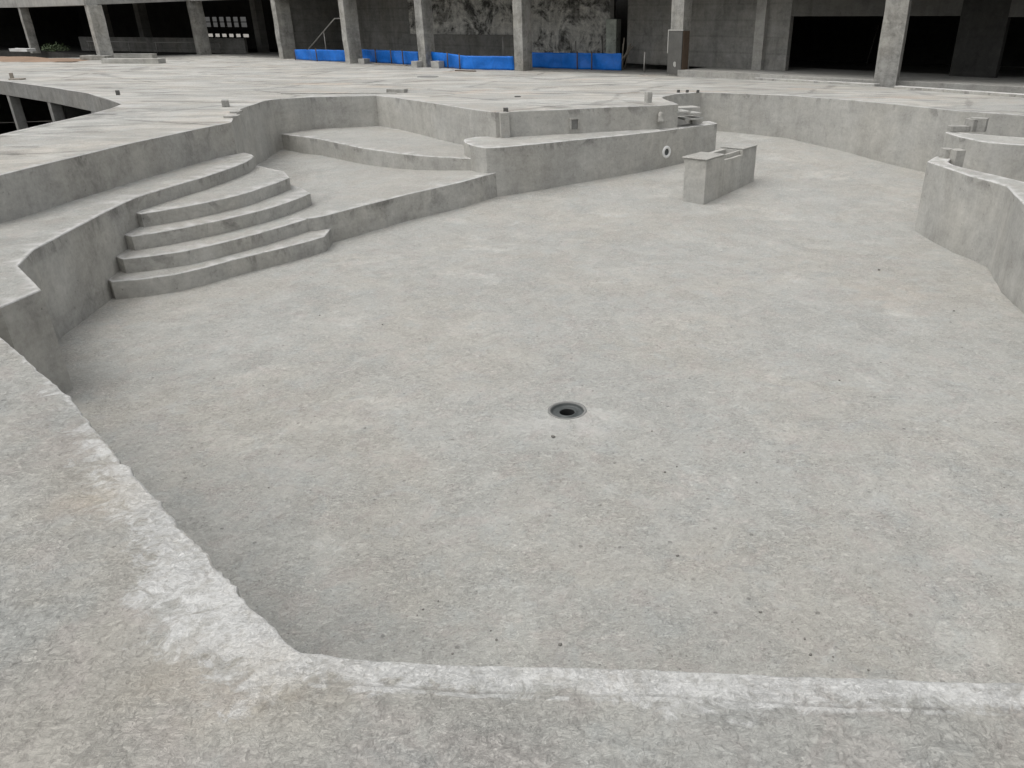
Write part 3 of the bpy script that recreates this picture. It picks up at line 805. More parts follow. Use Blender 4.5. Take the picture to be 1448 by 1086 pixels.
# ------------------------------------------------------------------ small things on the deck
def deck_item(name, u0, u1, v0, v1, dep, rz, mat, label, cat, group=None, zfun=zd, lift=0, amp=.01):
    """block whose foot row is v1, top row v0"""
    um = (u0+u1)/2
    p = at(um, v1, zfun); z = zfun(*p) if callable(zfun) else zfun
    m_ = mpp((p[0], p[1], z)); w = (u1-u0)*m_; h = max((zat((p[0], p[1]), v0)-z), .012)
    return rough_block(name, (p[0], p[1]+dep*.5, z+h/2-.004+lift), (w, dep, h), rz, M[mat], label, cat, group, amp=min(amp, h*.2))
deck_item('stub_post', 14.5, 18.5, 103, 112, .09, .2, 'timber', 'small grey stub post standing at the edge of the deck opening', 'post')
deck_item('loose_board', 12, 29, 111, 113, .3, .15, 'timber', 'short thin board lying beside the stub post at the deck opening', 'board')
deck_item('stub_post', 163.5, 168, 127.5, 134.5, .1, .2, 'steel', 'small dark stub sticking up from the deck behind the opening', 'post')
deck_item('concrete_block', 312, 321, 141.5, 151.5, .22, .35, 'block', 'small pale block standing on the deck near the inner pool corner', 'block')
deck_item('concrete_block', 547, 573, 126, 131.5, .3, -.1, 'riser', 'flat grey wedge block lying on the deck behind the alcove corner', 'block')
deck_item('stub_post', 711.5, 718.5, 152.5, 158, .1, .1, 'steel', 'small dark stub on the rim at the start of the raised wall', 'post')
deck_item('concrete_post', 913, 920.5, 130, 145.5, .14, .5, 'block', 'short rough post standing on the deck near the end of the raised wall', 'post')
for u in (959.5, 972, 987):
    deck_item('rebar_stub', u-2, u+2, 127, 131, .05, .4, 'steel', 'tiny dark stub sticking up along the rim beyond the raised wall', 'stub', 'dark stubs along the far rim')
# thin boards bridging at the inner corner
for (u0, u1, v, lab, dz) in ((316, 334, 165.8, 'weathered board on the rim corner above the bench, lower of two', .02), (325, 338, 162.5, 'short pale board on the rim corner above the bench, upper of two', .06)):
    p = at((u0+u1)/2, v, zd); m_ = mpp((p[0], p[1], 0)); w = (u1-u0)*m_
    rough_block('loose_board', (p[0]+.05, p[1], zd(*p)+dz), (w, .28, .035), .12, M['block'], lab, 'board', amp=.004)
deck_item('timber_strip', 398, 560, 131.2, 132.6, .10, .04, 'block', 'long thin grey strip lying on the deck behind the alcove wall', 'board', amp=.004)
# dark flat covers
for (u, v, ru, rv, lab) in ((605, 108.8, 15, 1.7, 'round dark manhole cover set flat in the far deck'), (732, 137, 4.5, .8, 'small dark plate lying on the deck beyond the raised wall')):
    p = at(u, v, zd); m_ = mpp((p[0], p[1], zd(*p)))
    bm = bmesh.new(); add_lathe(bm, [(ru*m_, -.02), (ru*m_, .012), (ru*m_*.93, .016), (ru*m_*.9, .008), (.001, .008)], 28)
    o = from_bm('manhole_cover' if ru > 9 else 'cover_plate', bm, M['grey_ring'] if ru > 9 else M['steel'], None, True, loc=(p[0], p[1], zd(*p)+.004))
    tag(o, lab, 'cover')
# stepped slabs at the end of the raised wall
for (u0, u1, v, z, th, dep, lab) in ((951, 973, 157.6, -.16, .035, .45, 'top thin slab stepping down at the end of the raised wall'),
                                (972, 989, 159.8, -.22, .035, .4, 'middle thin slab stepping down at the end of the raised wall'),
                                (962, 991.5, 167.2, -.33, .04, .5, 'lowest and widest thin slab stepping down at the end of the raised wall')):
    p = at((u0+u1)/2, v, z); m_ = mpp((p[0], p[1], z)); w = (u1-u0)*m_
    rough_block('stone_slab', (p[0], p[1]+dep/2, z-th/2), (w, dep, th), .35, M['rim'], lab, 'slab', 'thin slabs at the wall end', amp=.006)
deck_item('concrete_block', 975, 991, 168.5, 175, .35, .3, 'block', 'small block carrying the lowest thin slab on the divider wall', 'block', zfun=RZ)
p = at(962, 158, -.3); 
rough_block('concrete_pier', (p[0]+.1, p[1]+.45, -.72), (.75, .5, .98), .3, M['wall'], 'narrow pier under the thin slabs at the end of the raised wall', 'pier')
# niche frame and white post on the raised wall, jug in the slot
def on_wall(u, v, pa, pb):
    a = Vector(pa); b = Vector(pb); d = (b-a).normalized(); bestq = None; be = 1e9
    for i in range(-50, 600):
        q = a+d*(i*.01); z = zat((q.x, q.y), v); zc = q.y*CP-(z-H)*SP; u_ = PX+F*q.x/zc
        if abs(u_-u) < be: be = abs(u_-u); bestq = (q.x, q.y, z)
    return bestq, d
(wq, wd) = on_wall(811, 175, rim_raised[1], rim_raised[2]); wn = Vector((wd.y, -wd.x)); wang = math.atan2(wd.y, wd.x)
nf = empty('wall_niche', (wq[0], wq[1], wq[2]), 'small niche with a raised concrete frame in the raised wall, its shade put in as a dark plate', 'niche', rz=wang)
bm = bmesh.new()
for (cx, cz, sx, sz) in ((-.085, 0, .045, .24), (.105, -.0, .035, .22), (0.01, .105, .145, .03)): add_box(bm, (cx, -.02, cz), (sx, .05, sz))
from_bm('niche_frame', bm, M['rim'], nf, bevel=.004)
bm = bmesh.new(); add_box(bm, (.012, -.004, -.012), (.145, .012, .2)); from_bm('niche_shade', bm, M['grey_ring'], nf)  # flat dark plate stands for the shade inside the recess
(wq, wd) = on_wall(933, 160, rim_raised[2], rim_raised[3]); wang = math.atan2(wd.y, wd.x)
sl = empty('wall_slot', (wq[0], wq[1], wq[2]), 'narrow dark joint with a mortar plug near the right end of the raised wall', 'joint', rz=wang)
bm = bmesh.new(); add_box(bm, (0, -.004, .02), (.03, .012, .26)); from_bm('joint_gap', bm, M['riser'], sl)
bm = bmesh.new(); add_lathe(bm, [(.001, -.19), (.085, -.19), (.075, -.13), (.05, -.07), (.055, -.02), (.035, .03), (.001, .04)], 14, (0, -.07, 0))
for v in bm.verts: v.co += Vector((noise.noise(v.co*14), noise.noise(v.co*14+Vector((3, 0, 0))), 0))*.035
from_bm('mortar_plug', bm, M['block'], sl, True)
# pale pilaster at the left end of the raised wall
p = rim_raised[0]; d_ = (Vector(rim_raised[2])-Vector(rim_raised[0])).normalized()
pl = bmesh.new(); add_box(pl, (0, 0, -.33), (.19, .12, .64), 0)
bmesh.ops.subdivide_edges(pl, edges=pl.edges[:], cuts=3, use_grid_fill=True)
for v in pl.verts: v.co += Vector((noise.noise(v.co*6), 0, 0))*.005
o = from_bm('wall_pilaster', pl, M['rim'], None, bevel=.005, loc=(p[0]+d_.x*.10+d_.y*.045, p[1]+d_.y*.10-d_.x*.045, 0)); o.rotation_euler = (0, 0, math.atan2(d_.y, d_.x))
tag(o, 'narrow pale pilaster at the left end of the raised wall', 'pilaster')

# ------------------------------------------------------------------ undercroft seen through the deck opening
uc = empty('undercroft_frame', (-16, 24, -3.5), 'concrete beam and columns of the lower level seen in the deck opening', 'structure frame')
hb = A([(0, 114), (70, 123), (125, 132), (172, 147)], zd)
hb = [(-24.2, 31.5)]+hb
def strip_solid(bm, pts, th, ztopf, zbotf, side=1):
    n = len(pts); rows = []
    for i, p in enumerate(pts):
        a = Vector(pts[max(i-1, 0)]); b = Vector(pts[min(i+1, n-1)]); d = (b-a).normalized(); nn_ = Vector((-d.y, d.x))*side
        q = Vector(p)+nn_*th
        rows.append([bm.verts.new((p[0], p[1], ztopf(*p))), bm.verts.new((q.x, q.y, ztopf(*p))), bm.verts.new((q.x, q.y, zbotf(*p))), bm.verts.new((p[0], p[1], zbotf(*p)))])
    for a, b in zip(rows, rows[1:]):
        for k in range(4): bm.faces.new((a[k], a[(k+1) % 4], b[(k+1) % 4], b[k]))
    bm.faces.new(rows[0]); bm.faces.new(rows[-1][::-1])
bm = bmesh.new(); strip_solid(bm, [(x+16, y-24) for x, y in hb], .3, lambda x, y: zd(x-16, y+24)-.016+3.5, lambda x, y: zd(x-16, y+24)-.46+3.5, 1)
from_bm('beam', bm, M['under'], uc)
for (u, v) in ((9, 128), (67, 138), (129, 149)):
    best = None
    for i in range(len(hb)-1):
        a = Vector(hb[i]); b = Vector(hb[i+1])
        for k in range(200):
            q = a.lerp(b, k/200); z = zd(q.x, q.y)-.4; zc = q.y*CP-(z-H)*SP; u_ = PX+F*q.x/zc
            if best is None or abs(u_-u) < best[0]: best = (abs(u_-u), q.copy(), (b-a).normalized())
    q, d = best[1], best[2]
    bm = bmesh.new(); add_box(bm, (0, .16, 1.55), (.3, .3, 3.12+zd(q.x, q.y)*1)); 
    o = from_bm('column', bm, M['under'], uc, bevel=.01); o.location = (q.x+16, q.y-24, -.05); o.rotation_euler = (0, 0, math.atan2(d.y, d.x))
bm = bmesh.new()
cur = [(p[0]+4.5, p[1]+4.2) for p in hb]; strip_solid(bm, [(x+16, y-24) for x, y in cur], .25, lambda x, y: 3.2, lambda x, y: -.1, 1); from_bm('rear_wall', bm, M['column'], uc)
bm = bmesh.new()
for i, (u, v) in enumerate(((45, 150), (110, 150))):
    q = at(u, v, -1.6); add_box(bm, (q[0]+1.2+16, q[1]+1.1-24, 1.5), (1.0, .25, 3.0), .8)
from_bm('partition', bm, M['under'], uc)
bm = bmesh.new(); add_prism(bm, [(-30+16, 8-24), (-6.9+16, 8-24), (-6.9+16, 30-24), (-14+16, 40-24), (-34+16, 44-24)], -.4, -.05); from_bm('floor_slab', bm, M['inner_shade'], uc)

# ------------------------------------------------------------------ unfinished building
BX, BY = -5., 36.
bl = empty('concrete_building', (BX, BY, -.25), 'unfinished concrete building shell with open dark bays along the far side of the deck', 'building')
def bp(p): return (p[0]-BX, p[1]-BY)
col_px = [(44, 73, 12, .5), (141, 84.5, 11, .7), (281, 77.5, 10, .75), (398, 83, 11, .85), (492, 90, 12, .75), (598, 95, 14, .65), (734, 100.5, 15, .72), (953.5, 107.5, 20, .6), (1250, 121.5, 30, .85)]
cpos = []
for (u, v, w, dep) in col_px:
    p = at(u, v, zd); cpos.append((p, w*mpp((p[0], p[1], zd(*p))), dep))
plan = [c_[0] for c_ in cpos]
beam_bot = [2.44, 2.40, 2.72, 2.78, 2.80, 2.80, 2.80, 2.80, 2.80]
for i, ((p, w, dep), (u, v, _, _)) in enumerate(zip(cpos, col_px)):
    a = Vector(plan[max(i-1, 0)]); b = Vector(plan[min(i+1, len(plan)-1)])
    if i == 1: a, b = Vector(plan[0]), Vector(plan[2])
    if i in (1, 2): d = Vector((.80, -.60))
    elif i == 8: d = Vector((.90, -.44))
    else: d = (b-a).normalized()
    rz = math.atan2(d.y, d.x)
    zb_ = zd(*p)+.25; tp = beam_bot[i]+.25-.003
    bm = bmesh.new(); add_box(bm, (0, dep/2, (zb_-.1+tp)/2), (w, dep, tp-zb_+.1))
    bmesh.ops.subdivide_edges(bm, edges=[e_ for e_ in bm.edges if e_.calc_length() > 1], cuts=10, use_grid_fill=True)
    for q in bm.verts:
        if .1 < q.co.z < tp-.05: q.co += Vector((noise.noise((q.co.z*1.3, i, q.co.x)), noise.noise((q.co.z*1.3, i, 5+q.co.y)), 0))*.022
    o = from_bm('column', bm, M['column'], bl, bevel=.012); o.location = (*bp(p), 0); o.rotation_euler = (0, 0, rz)
    if i == 1: 
        o['label'] = 'leaning looking column on a low plinth at the left'
    if i == 7:
        bm = bmesh.new(); add_box(bm, (0, -.035, .82), (w*1.12, .05, 1.5)); pq = from_bm('formwork_panel', bm, M['steel'], bl, bevel=.006); pq.location = o.location; pq.rotation_euler = o.rotation_euler
        pq['label'] = 'dark formwork panel on the lower half of the column'
        bm = bmesh.new(); add_box(bm, (w*.5+.03, .22, .85), (.05, .42, 1.45)); pq = from_bm('rusty_panel', bm, M['rust'], bl, bevel=.006); pq.location = o.location; pq.rotation_euler = o.rotation_euler
        bm = bmesh.new(); add_box(bm, (0, -.04, 1.6), (w*1.18, .06, .045)); add_box(bm, (-w*.58, -.04, 1.2), (.04, .05, .8)); pq = from_bm('panel_edge', bm, M['rim'], bl, bevel=.004); pq.location = o.location; pq.rotation_euler = o.rotation_euler
        bm = bmesh.new(); add_lathe(bm, [(.085, 0), (.08, .012), (.001, .014)], 18); 
        for q in bm.verts: q.co.x *= .8; q.co.y *= 1.1; q.co += Vector((noise.noise(q.co*20), noise.noise(q.co*20+Vector((1, 1, 0))), 0))*.03
        pq = from_bm('mortar_splash', bm, M['rim'], bl); pq.location = (o.location.x, o.location.y, .0); pq.rotation_euler = (math.pi/2, 0, rz)
        off = Vector((d.y, -d.x))*.064; pq.location = (o.location.x+off.x+d.x*.03, o.location.y+off.y+d.y*.03, .42)
# beam / fascia along the front and the ceiling slab behind it
bpts = [(plan[0][0]-14, plan[0][1]+5)]+[plan[0], (plan[1][0], plan[1][1]), plan[2]]+plan[3:]+[(plan[-1][0]+9, plan[-1][1]-6)]
bb = [2.44]+beam_bot+[2.8]
segs_ = []
for i in range(len(bpts)-1):
    bm = bmesh.new()
    a, b = Vector(bpts[i]), Vector(bpts[i+1]); d = (b-a).normalized(); n_ = Vector((-d.y, d.x))
    vs = []
    for q, z in ((a, bb[i]), (b, bb[i+1])):
        o0 = q-n_*.06; o1 = q+n_*.55
        vs.append([bm.verts.new((*bp(o0), z+.25)), bm.verts.new((*bp(o0), 3.75)), bm.verts.new((*bp(o1), 3.75)), bm.verts.new((*bp(o1), z+.25))])
    for k in range(4): bm.faces.new((vs[0][k], vs[0][(k+1) % 4], vs[1][(k+1) % 4], vs[1][k]))
    bm.faces.new(vs[0]); bm.faces.new(vs[1][::-1])
    from_bm('beam', bm, M['facade'], bl)
dirb = Vector((.60, .80))
def behind(p, k): return (p[0]+dirb.x*k, p[1]+dirb.y*k)
bm = bmesh.new(); poly = [bp(behind(p, .62)) for p in bpts]+[bp(behind(p, 16)) for p in bpts[::-1]]
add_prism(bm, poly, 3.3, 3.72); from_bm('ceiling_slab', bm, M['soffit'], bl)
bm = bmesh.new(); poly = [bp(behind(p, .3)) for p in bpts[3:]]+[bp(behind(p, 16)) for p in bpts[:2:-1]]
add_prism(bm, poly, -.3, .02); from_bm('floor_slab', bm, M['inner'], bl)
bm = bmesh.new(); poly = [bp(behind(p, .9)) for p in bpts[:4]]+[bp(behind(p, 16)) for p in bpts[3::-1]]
add_prism(bm, poly, -.5, -.02); from_bm('floor_slab', bm, M['inner_shade'], bl)
def wall(name, p, q, z0, z1, th, mat):
    p, q = Vector(p), Vector(q); d = (q-p).normalized(); n_ = Vector((-d.y, d.x))
    bm = bmesh.new(); add_prism(bm, [bp(p), bp(q), bp(q+n_*th), bp(p+n_*th)], z0+.25, z1+.25)
    return from_bm(name, bm, M[mat], bl)
# side and rear closing walls
wall('rear_wall', behind(bpts[3], 15.5), behind(bpts[-1], 15.5), -.3, 3.04, .3, 'inner_shade')
wall('end_wall', behind(bpts[-1], 1), behind(bpts[-1], 15.4), -.3, 3.04, .3, 'inner_shade')
wall('dwarf_wall', behind(plan[0], 3.2), behind(plan[2], 3.2), -.4, .62, .2, 'inner')
# rear wall of the left part, with window openings lit from outside
ra, rb = Vector(behind(plan[0], 12)), Vector(behind(plan[3], 12.0))
ra = ra-(rb-ra)*1.6
rd = (rb-ra).normalized()
def u_on(a, b, u, zref=2.0):
    best = (1e9, 0)
    for i in range(1200):
        q = a.lerp(b, i/1200); zc = q.y*CP-(zref-H)*SP; uu = PX+F*q.x/zc
        if abs(uu-u) < best[0]: best = (abs(uu-u), i/1200)
    return best[1]
cuts = [(286, 345, 2.30, 1.72)]
t0, t1 = u_on(ra, rb, 285), u_on(ra, rb, 347)
q0, q1 = ra.lerp(rb, t0), ra.lerp(rb, t1)
zA, zB = zat(q0, 24), zat(q0, 52)
wall('rear_wall', ra, q0, -.4, 3.04, .25, 'inner_shade')
wall('rear_wall', q1, rb, -.4, 3.04, .25, 'inner_shade')
wall('rear_wall', q0, q1, -.4, zB, .25, 'inner_shade')
wall('rear_wall', q0, q1, zA, 3.04, .25, 'inner_shade')
zm1, zm2 = zat(q0, 38), zat(q0, 47.5)
wall('window_rail', q0+Vector((0, .06)), q1+Vector((0, .06)), zm2, zm1, .1, 'inner_shade')
zm3 = zat(q0, 31)
wall('window_bar', q0+Vector((0, .08)), q1+Vector((0, .08)), zm3-.03, zm3+.03, .05, 'inner_shade')
for k in range(1, 6):
    a = q0.lerp(q1, k/6.2); wall('window_bar', a+Vector((0, .07)), a+rd*.24+Vector((0, .07)), zB, zA, .06, 'inner_shade')
wall('end_wall', behind(bpts[0], .7), behind(bpts[0], 17), -.5, 3.04, .3, 'inner_shade')
wall('cross_wall', behind(plan[3], .9), behind(plan[3], 14), -.2, 3.04, .25, 'inner')
# back walls of the open bays (about three to four metres in)
z_pl = .0
w_px = [(404, 73), (480, 74), (575, 77), (735, 82), (862, 84.5)]
fr_ = [behind(plan[3], 3.2), behind(plan[4], 4.2), behind(plan[5], 4.2), behind(plan[6], 4.0)]
f7 = at(862, 85, 0.0); f8 = at(886, 88, 0.0)
wall('rear_wall', behind(plan[3], 4.2), fr_[1], -.25, 3.04, .2, 'inner')
m0, m1 = Vector(fr_[1]), Vector(f7)
tz = lambda u: u_on(m0, m1, u, .8)
d0, d1 = m0.lerp(m1, tz(512)), m0.lerp(m1, tz(576))
wall('rear_wall', m0, d0, -.25, 3.04, .2, 'mould')
wall('rear_wall', d0, d1, zat(d0, 57), 3.04, .2, 'mould')
wall('rear_wall', d1, m1, -.25, 3.04, .2, 'mould')
l0, l1 = m0.lerp(m1, tz(574)), m0.lerp(m1, tz(738))
off_ = Vector((-.35, -.5))
wall('dwarf_wall', l0+off_, l1+off_, -.25, zat(l0+off_, 48), .2, 'inner')
g0 = at(886, 88.5, 0.0); g1 = at(1066, 97.5, 0.0); g2 = at(1110, 99.5, 0.0)
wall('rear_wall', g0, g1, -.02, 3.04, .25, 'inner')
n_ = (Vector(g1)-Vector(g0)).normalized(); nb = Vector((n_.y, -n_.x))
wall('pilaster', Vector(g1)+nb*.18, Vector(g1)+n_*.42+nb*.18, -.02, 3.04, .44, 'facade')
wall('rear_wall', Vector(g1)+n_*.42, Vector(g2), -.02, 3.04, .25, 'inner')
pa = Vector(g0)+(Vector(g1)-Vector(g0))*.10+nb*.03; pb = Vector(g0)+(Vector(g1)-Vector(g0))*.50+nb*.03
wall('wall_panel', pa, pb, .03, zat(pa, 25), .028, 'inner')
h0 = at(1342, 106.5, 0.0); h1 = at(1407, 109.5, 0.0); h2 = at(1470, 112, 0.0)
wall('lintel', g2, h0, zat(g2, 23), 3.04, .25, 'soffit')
wall('rear_wall', h0, h1, -.02, 3.04, .25, 'inner_shade')
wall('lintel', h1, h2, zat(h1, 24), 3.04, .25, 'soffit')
wall('door_jamb', f7, Vector(f7)+Vector((.16, -.06)), -.2, 3.04, .3, 'inner')
# plinth edge and kerb on the right
kz = [at(u, v, -.02) for u, v in ((958, 99), (1060, 103.5), (1148, 109), (1235, 113.5), (1293, 115.5), (1448, 123))]
kz += [(kz[-1][0]+6, kz[-1][1]-3.6)]
bm = bmesh.new(); add_prism(bm, [bp(p) for p in kz]+[bp(behind(p, 4.6)) for p in kz[::-1]], -.12, .232)
from_bm('plinth', bm, M['facade'], bl, bevel=.01)
for i, (u0, v0, u1, v1, lab) in enumerate(((985, 107, 1236, 122.5, 'long low concrete kerb in front of the building plinth, left length'), (1264, 125.5, 1448, 138.5, 'long low concrete kerb in front of the building plinth, right length'))):
    a, b = Vector(at(u0, v0, zd)), Vector(at(u1, v1, zd))
    if i == 1: b = b+(b-a).normalized()*3
    d = (b-a).normalized(); n_ = Vector((-d.y, d.x))
    out = [(a.x, a.y), (b.x, b.y), (b.x+n_.x*.28, b.y+n_.y*.28), (a.x+n_.x*.28, a.y+n_.y*.28)]
    o = slab('kerb', out, lambda x, y: zd(x, y)+.08, -.6, [M['rim'], M['wall']], None, .012, .5, .01)
    tag(o, lab, 'kerb')
# plinth blocks at the left
p = plan[1]
rough_block('plinth_block', (p[0]+.1, p[1]-.35, -.14), (1.35, .8, .24), -.05, M['column'], 'rough plinth block under the column that stands forward at the left', 'block', amp=.03)
deck_item('plinth_block', 143, 226, 83, 90, .7, -.05, 'wall', 'long low concrete step beside the forward column at the left', 'step', amp=.02)
deck_item('plinth_block', 150, 217, 76.5, 83, .5, -.05, 'wall', 'upper low concrete step behind the forward column at the left', 'step', amp=.02, lift=.02)
# orange soil bank and weeds at the far left
bm = bmesh.new()
s0 = A([(-60, 86), (0, 85.5), (60, 86), (100, 88.5)], zd); s1 = [(-60, 75), (50, 74), (90, 79)]
vs0 = [(-52, 44), (-44, 43.9)]+s0[1:]
g = []
nx_, ny_ = 26, 6
a0, a1 = Vector((-46, 45.0)), Vector(s0[-1])
for i in range(nx_+1):
    row = []
    for j in range(ny_+1):
        q = a0.lerp(a1, i/nx_)+Vector((-.3, 3.6))*(j/ny_)
        t = j/ny_; h_ = .32*math.sin(math.pi*min(t*1.15, 1))*(1-i/nx_)**.4+.1*noise.noise((q.x*.9, q.y*.9, 0))
        row.append(bm.verts.new((q.x, q.y, -.27+max(h_, -.03))))
    g.append(row)
for i in range(nx_):
    for j in range(ny_): bm.faces.new((g[i][j], g[i+1][j], g[i+1][j+1], g[i][j+1]))
o = from_bm('soil_bank', bm, M['soil'], None, True); tag(o, 'low bank of orange soil along the deck edge at the far left', 'soil', kind='structure')
p = at(28, 73.5, 0.0)
rough_block('white_sheet', (p[0], p[1]+.3, .1), (1.35, .6, .16), -.3, M['white_pvc'], 'white board lying on the soil bank at the far left', 'board', amp=.02)
def leafy(name, c, r, hgt, n, label):
    bm = bmesh.new()
    for i in range(n):
        a = random.uniform(0, 6.28); rr = r*math.sqrt(random.random()); z = hgt*random.random()*(1-.5*rr/r)
        q = Vector((rr*math.cos(a), rr*math.sin(a), z)); s = random.uniform(.05, .12)
        u_ = Vector((random.uniform(-1, 1), random.uniform(-1, 1), random.uniform(-.3, 1))).normalized(); w_ = u_.orthogonal()
        vs = [bm.verts.new(q-w_*s*.3), bm.verts.new(q+u_*s*.6-w_*s*.05), bm.verts.new(q+u_*s*1.2), bm.verts.new(q+w_*s*.35+u_*s*.5)]
        bm.faces.new(vs)
    return tag(from_bm(name, bm, M['leaf'], None, loc=c), label, 'plant', kind='stuff')
p = at(66, 77, zd); leafy('weed', (p[0], p[1]+1, -.1), .8, .55, 320, 'low green weeds at the foot of the leftmost columns')
# railing inside the left bays
def rail(pts_px, z0, label, posts, hgt=None, off=2.0):
    pts = [Vector(behind(at(u, v, zd), off)) for u, v in pts_px]
    a = pts[0]; r = empty('railing', (a.x, a.y, z0), label, 'railing')
    bm = bmesh.new(); add_tube(bm, [(p.x-a.x, p.y-a.y, hgt) for p in pts], .03); from_bm('rail', bm, M['pipe'], r, True)
    bm = bmesh.new()
    for t in posts:
        k = t*(len(pts)-1); i = min(int(k), len(pts)-2); q = pts[i].lerp(pts[i+1], k-i)
        bm = bmesh.new(); add_tube(bm, [(q.x-a.x, q.y-a.y, 0), (q.x-a.x, q.y-a.y, hgt)], .025); from_bm('post', bm, M['pipe'], r, True)
rail([(55, 76), (140, 78.5)], -.2, 'thin metal railing in the dark bay at the far left', (.02, .7), .62, 3)
rail([(150, 79), (250, 78)], -.2, 'thin metal railing in the second dark bay from the left', (.02, .75, .97), .62, 3)
bm = bmesh.new()
# dim equipment and inner columns in the left bays
for (u, v, w, hh_, k) in ((25, 74, .5, 3.2, 6), (60, 74, .6, 3.2, 7), (250, 77, .55, 3.2, 6)):
    q = behind(at(u, v, zd), k); bm2 = bmesh.new(); add_box(bm2, (0, 0, 1.6), (w, w, 3.25)); o = from_bm('inner_column', bm2, M['inner'], bl); o.location = (*bp(q), 0); o.rotation_euler = (0, 0, -.6)
bm.free()
# sloping pipe rail at the left of the tarpaulins
pp = [behind(at(u, v, -.25), .8) for u, v in ((420, 84), (463, 87), (482, 88))]
pz = [zat(pp[0], 70), zat(pp[1], 26), zat(pp[2], 26)]
bm = bmesh.new(); add_tube(bm, [(*p, z) for p, z in zip(pp, pz)], .035)
add_tube(bm, [(*Vector(pp[0]).lerp(Vector(pp[1]), .6), -.2), (*Vector(pp[0]).lerp(Vector(pp[1]), .6), pz[0]+(pz[1]-pz[0])*.58)], .03)
add_tube(bm, [(pp[0][0], pp[0][1], -.25), (pp[0][0], pp[0][1], pz[0])], .03)
o = from_bm('stair_rail', bm, M['pipe'], None, True); tag(o, 'sloping pipe stair rail rising behind the leftmost blue tarpaulin', 'rail')
# pale pillar standing in the third bay
q = behind(at(837, 98, -.25), 1.6); zt_ = zat(q, 27)
bm = bmesh.new(); add_box(bm, (0, 0, (zt_-.2)/2), (.5, .5, zt_+.2))
bmesh.ops.subdivide_edges(bm, edges=bm.edges[:], cuts=5, use_grid_fill=True)
for v in bm.verts: v.co += Vector((noise.noise(v.co*2), noise.noise(v.co*2+Vector((3, 3, 3))), 0))*.02
o = from_bm('free_pillar', bm, M['green_form'], None, loc=(*q, 0)); o.rotation_euler = (0, 0, -.45); tag(o, 'pale stained free standing pillar behind the rightmost blue tarpaulin', 'pillar')
# poles in the dark doorway and by the walls
for (u0, v0, u1, v1, k, lab) in ((1207, 36, 1198, 92, 2.6, 'pale pole leaning in the dark doorway'), (681, 52, 681, 76, 1.5, 'thin pipe stub by the mouldy wall'), (716, 56, 715, 76, 1.5, 'short pale pipe stub left of the brown column'), (814, 50, 816, 74, 2, 'thin dark rod behind the rightmost tarpaulin'), (911, 73, 910.5, 103, .3, 'thin upright rod between the tarpaulin and the panelled column'), (776, 58, 776, 76, 2, 'short rod just right of the brown column')):
    b = behind(at(u1, max(v1, 96)+0, -.25), k) if k > 1 else at(u1, v1, zd)
    zb_ = zat(b, v1); zt_ = zat(b, v0); m_ = mpp((b[0], b[1], zt_))
    bm = bmesh.new(); add_tube(bm, [(0, 0, min(zb_, -.0) if k < 3 else zb_), ((u0-u1)*m_, 0, zt_)], .035)
    o = from_bm('pole', bm, M['pipe'], None, True, loc=(b[0], b[1], 0)); tag(o, lab, 'pole')
# heap of rubble sticks
q = behind(at(862, 100, zd), 1.0)
bm = bmesh.new()
for i in range(7):
    add_tube(bm, [(random.uniform(-.4, .1), random.uniform(-.2, .2), 0), (random.uniform(-.2, .45), random.uniform(-.2, .2), random.uniform(.7, 1.25))], .025, 6)
o = from_bm('timber_heap', bm, M['timber'], None, True, loc=(q[0], q[1], -.2)); tag(o, 'untidy heap of sticks behind the right end of the blue tarpaulin', 'timber heap')

# ------------------------------------------------------------------ blue tarpaulin barriers
def tarp(top_px, bot_px, posts_px, label):
    """sheet hung between posts; bottom row on the deck"""
    n = 28
    def lerp_px(px, t):
        k = t*(len(px)-1); i = min(int(k), len(px)-2); f_ = k-i
        return (px[i][0]+(px[i+1][0]-px[i][0])*f_, px[i][1]+(px[i+1][1]-px[i][1])*f_)
    base = at(*bot_px[0], zd)
    r = empty('tarpaulin_barrier', (base[0], base[1], -.25), label, 'barrier', 'blue tarpaulin barriers along the building')
    bm = bmesh.new(); rows = []
    for i in range(n+1):
        t = i/n; u, v = lerp_px(bot_px, t); ut, vt = lerp_px(top_px, t)
        p = at(u, v, zd); zt_ = zat(p, vt); row = []
        for j in range(9):
            s = j/8; z = zd(*p)+.02+(zt_-zd(*p)-.02)*s
            wob = .07*noise.noise((p[0]*1.6, z*2.2, 3))+.04*math.sin(p[0]*5+z*3)
            row.append(bm.verts.new((p[0]-base[0]+wob*.5, p[1]-base[1]+wob, z+.25+.015*noise.noise((p[0]*3, j, 0)))))
        rows.append(row)
    for a, b in zip(rows, rows[1:]):
        for j in range(8): bm.faces.new((a[j], b[j], b[j+1], a[j+1]))
    o = from_bm('sheet', bm, M['tarp'], r, True)
    md = o.modifiers.new('thick', 'SOLIDIFY'); md.thickness = .006
    for u in posts_px:
        t = (u-bot_px[0][0])/(bot_px[-1][0]-bot_px[0][0]); uu, v = lerp_px(bot_px, min(max(t, 0), 1)); ut, vt = lerp_px(top_px, min(max(t, 0), 1))
        p = at(uu, v+.4, zd); zt_ = zat(p, vt-2)
        bm = bmesh.new(); add_tube(bm, [(0, 0, -.05), (0, 0, zt_-zd(*p))], .028, 7)
        o = from_bm('post', bm, M['rust'], r, True); o.location = (p[0]-base[0], p[1]-base[1], zd(*p)+.25)
tarp([(416, 70), (450, 70), (492, 71)], [(418, 84.3), (450, 86.5), (492, 88)], (418, 453.5), 'leftmost blue tarpaulin barrier, beside the sloping stair rail')
tarp([(506, 69.5), (548, 71), (592, 73)], [(506, 87), (548, 90), (592, 93)], (533, 555, 571), 'blue tarpaulin barrier of the second bay with grey blocks at its foot')
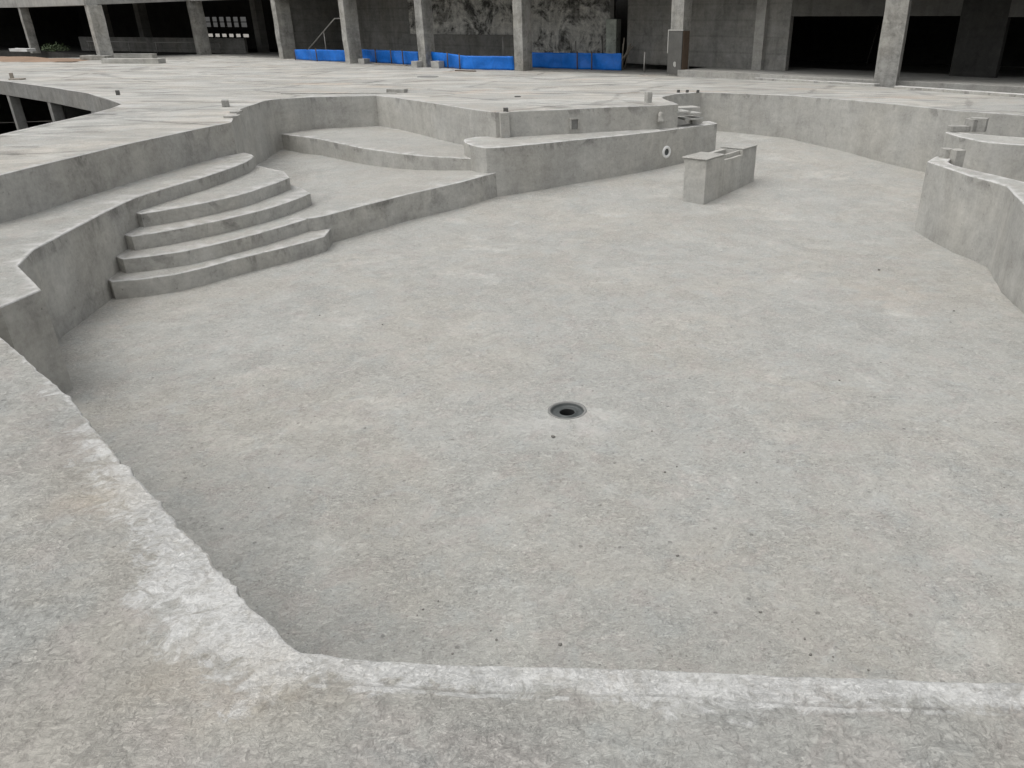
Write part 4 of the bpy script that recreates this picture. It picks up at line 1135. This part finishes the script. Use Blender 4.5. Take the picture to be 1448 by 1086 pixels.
tarp([(611, 73), (640, 76), (660, 79), (727, 79.5)], [(611, 94.5), (640, 97), (660, 98.5), (728, 99.8)], (641.5, 670.5), 'sagging blue tarpaulin barrier of the third bay, just left of the brown column')
tarp([(750, 74), (790, 74.5), (835, 75), (878, 75.5)], [(750, 96), (790, 97.5), (835, 99), (878, 100.5)], (817.5, 837), 'rightmost and longest taut blue tarpaulin barrier, right of the brown column')
for (u0, u1, v0, v1, lab) in ((508, 519.5, 83, 90.5, 'grey block at the foot of the second blue tarpaulin, far left end'), (583.5, 594, 86.5, 95.5, 'grey block left of the middle column foot'), (611, 625, 86.5, 96.5, 'grey block right of the middle column foot')):
    deck_item('concrete_block', u0, u1, v0, v1, .4, -.5, 'block', lab, 'block', 'grey blocks by the tarpaulins')
deck_item('timber_strip', 641, 675, 99.3, 101, .12, -.5, 'rust', 'brown timber batten lying at the foot of the third blue tarpaulin', 'board')
deck_item('timber_strip', 520, 585, 90.5, 92.3, .12, -.62, 'timber', 'grey batten lying along the foot of the second blue tarpaulin', 'board')

# ------------------------------------------------------------------ ground beyond
bm = bmesh.new(); s = 400
for a in ((-s, -s), (s, -s), (s, s), (-s, s)): pass
vs = [bm.verts.new((x, y, -3.62)) for x, y in ((-s, -s), (s, -s), (s, s), (-s, s))]; bm.faces.new(vs)
o = from_bm('ground', bm, M['earth']); tag(o, 'bare earth around the building site', 'ground', kind='structure')

# ------------------------------------------------------------------ light, sky, camera
EL, AZ = math.radians(70), (-.85, -.35)
sd = Vector((AZ[0], AZ[1], 0)).normalized()*math.cos(EL)+Vector((0, 0, math.sin(EL)))
sun = bpy.data.lights.new('sun', 'SUN'); sun.energy = .75; sun.angle = math.radians(60); sun.color = (1, .965, .91)
so = bpy.data.objects.new('sun', sun); COL.objects.link(so); so.rotation_euler = (-sd).to_track_quat('-Z', 'Y').to_euler()
w = bpy.data.worlds.new('World'); scene.world = w; w.use_nodes = True
nt = w.node_tree; bg = nt.nodes['Background']
sky = nt.nodes.new('ShaderNodeTexSky'); sky.sky_type = 'NISHITA'; sky.sun_disc = False
sky.sun_elevation = EL; sky.sun_rotation = math.atan2(sd.x, sd.y); sky.air_density = 1.0; sky.dust_density = 4.0; sky.ozone_density = 1.0
hs = nt.nodes.new('ShaderNodeHueSaturation'); hs.inputs['Saturation'].default_value = .14
nt.links.new(sky.outputs[0], hs.inputs['Color']); nt.links.new(hs.outputs[0], bg.inputs['Color'])
bg.inputs['Strength'].default_value = .15
cam = bpy.data.cameras.new('camera'); co = bpy.data.objects.new('camera', cam); COL.objects.link(co)
co.location = (0, 0, H); co.rotation_euler = (math.pi/2-PITCH, 0, 0)
cam.sensor_width = 36; cam.lens = F/1448*36; cam.shift_x = (724-PX)/1448; cam.clip_end = 2000; cam.clip_start = .05
scene.camera = co
vs_ = scene.view_settings; vs_.view_transform = 'Standard'; vs_.look = 'None'; vs_.exposure = .27; vs_.gamma = 1
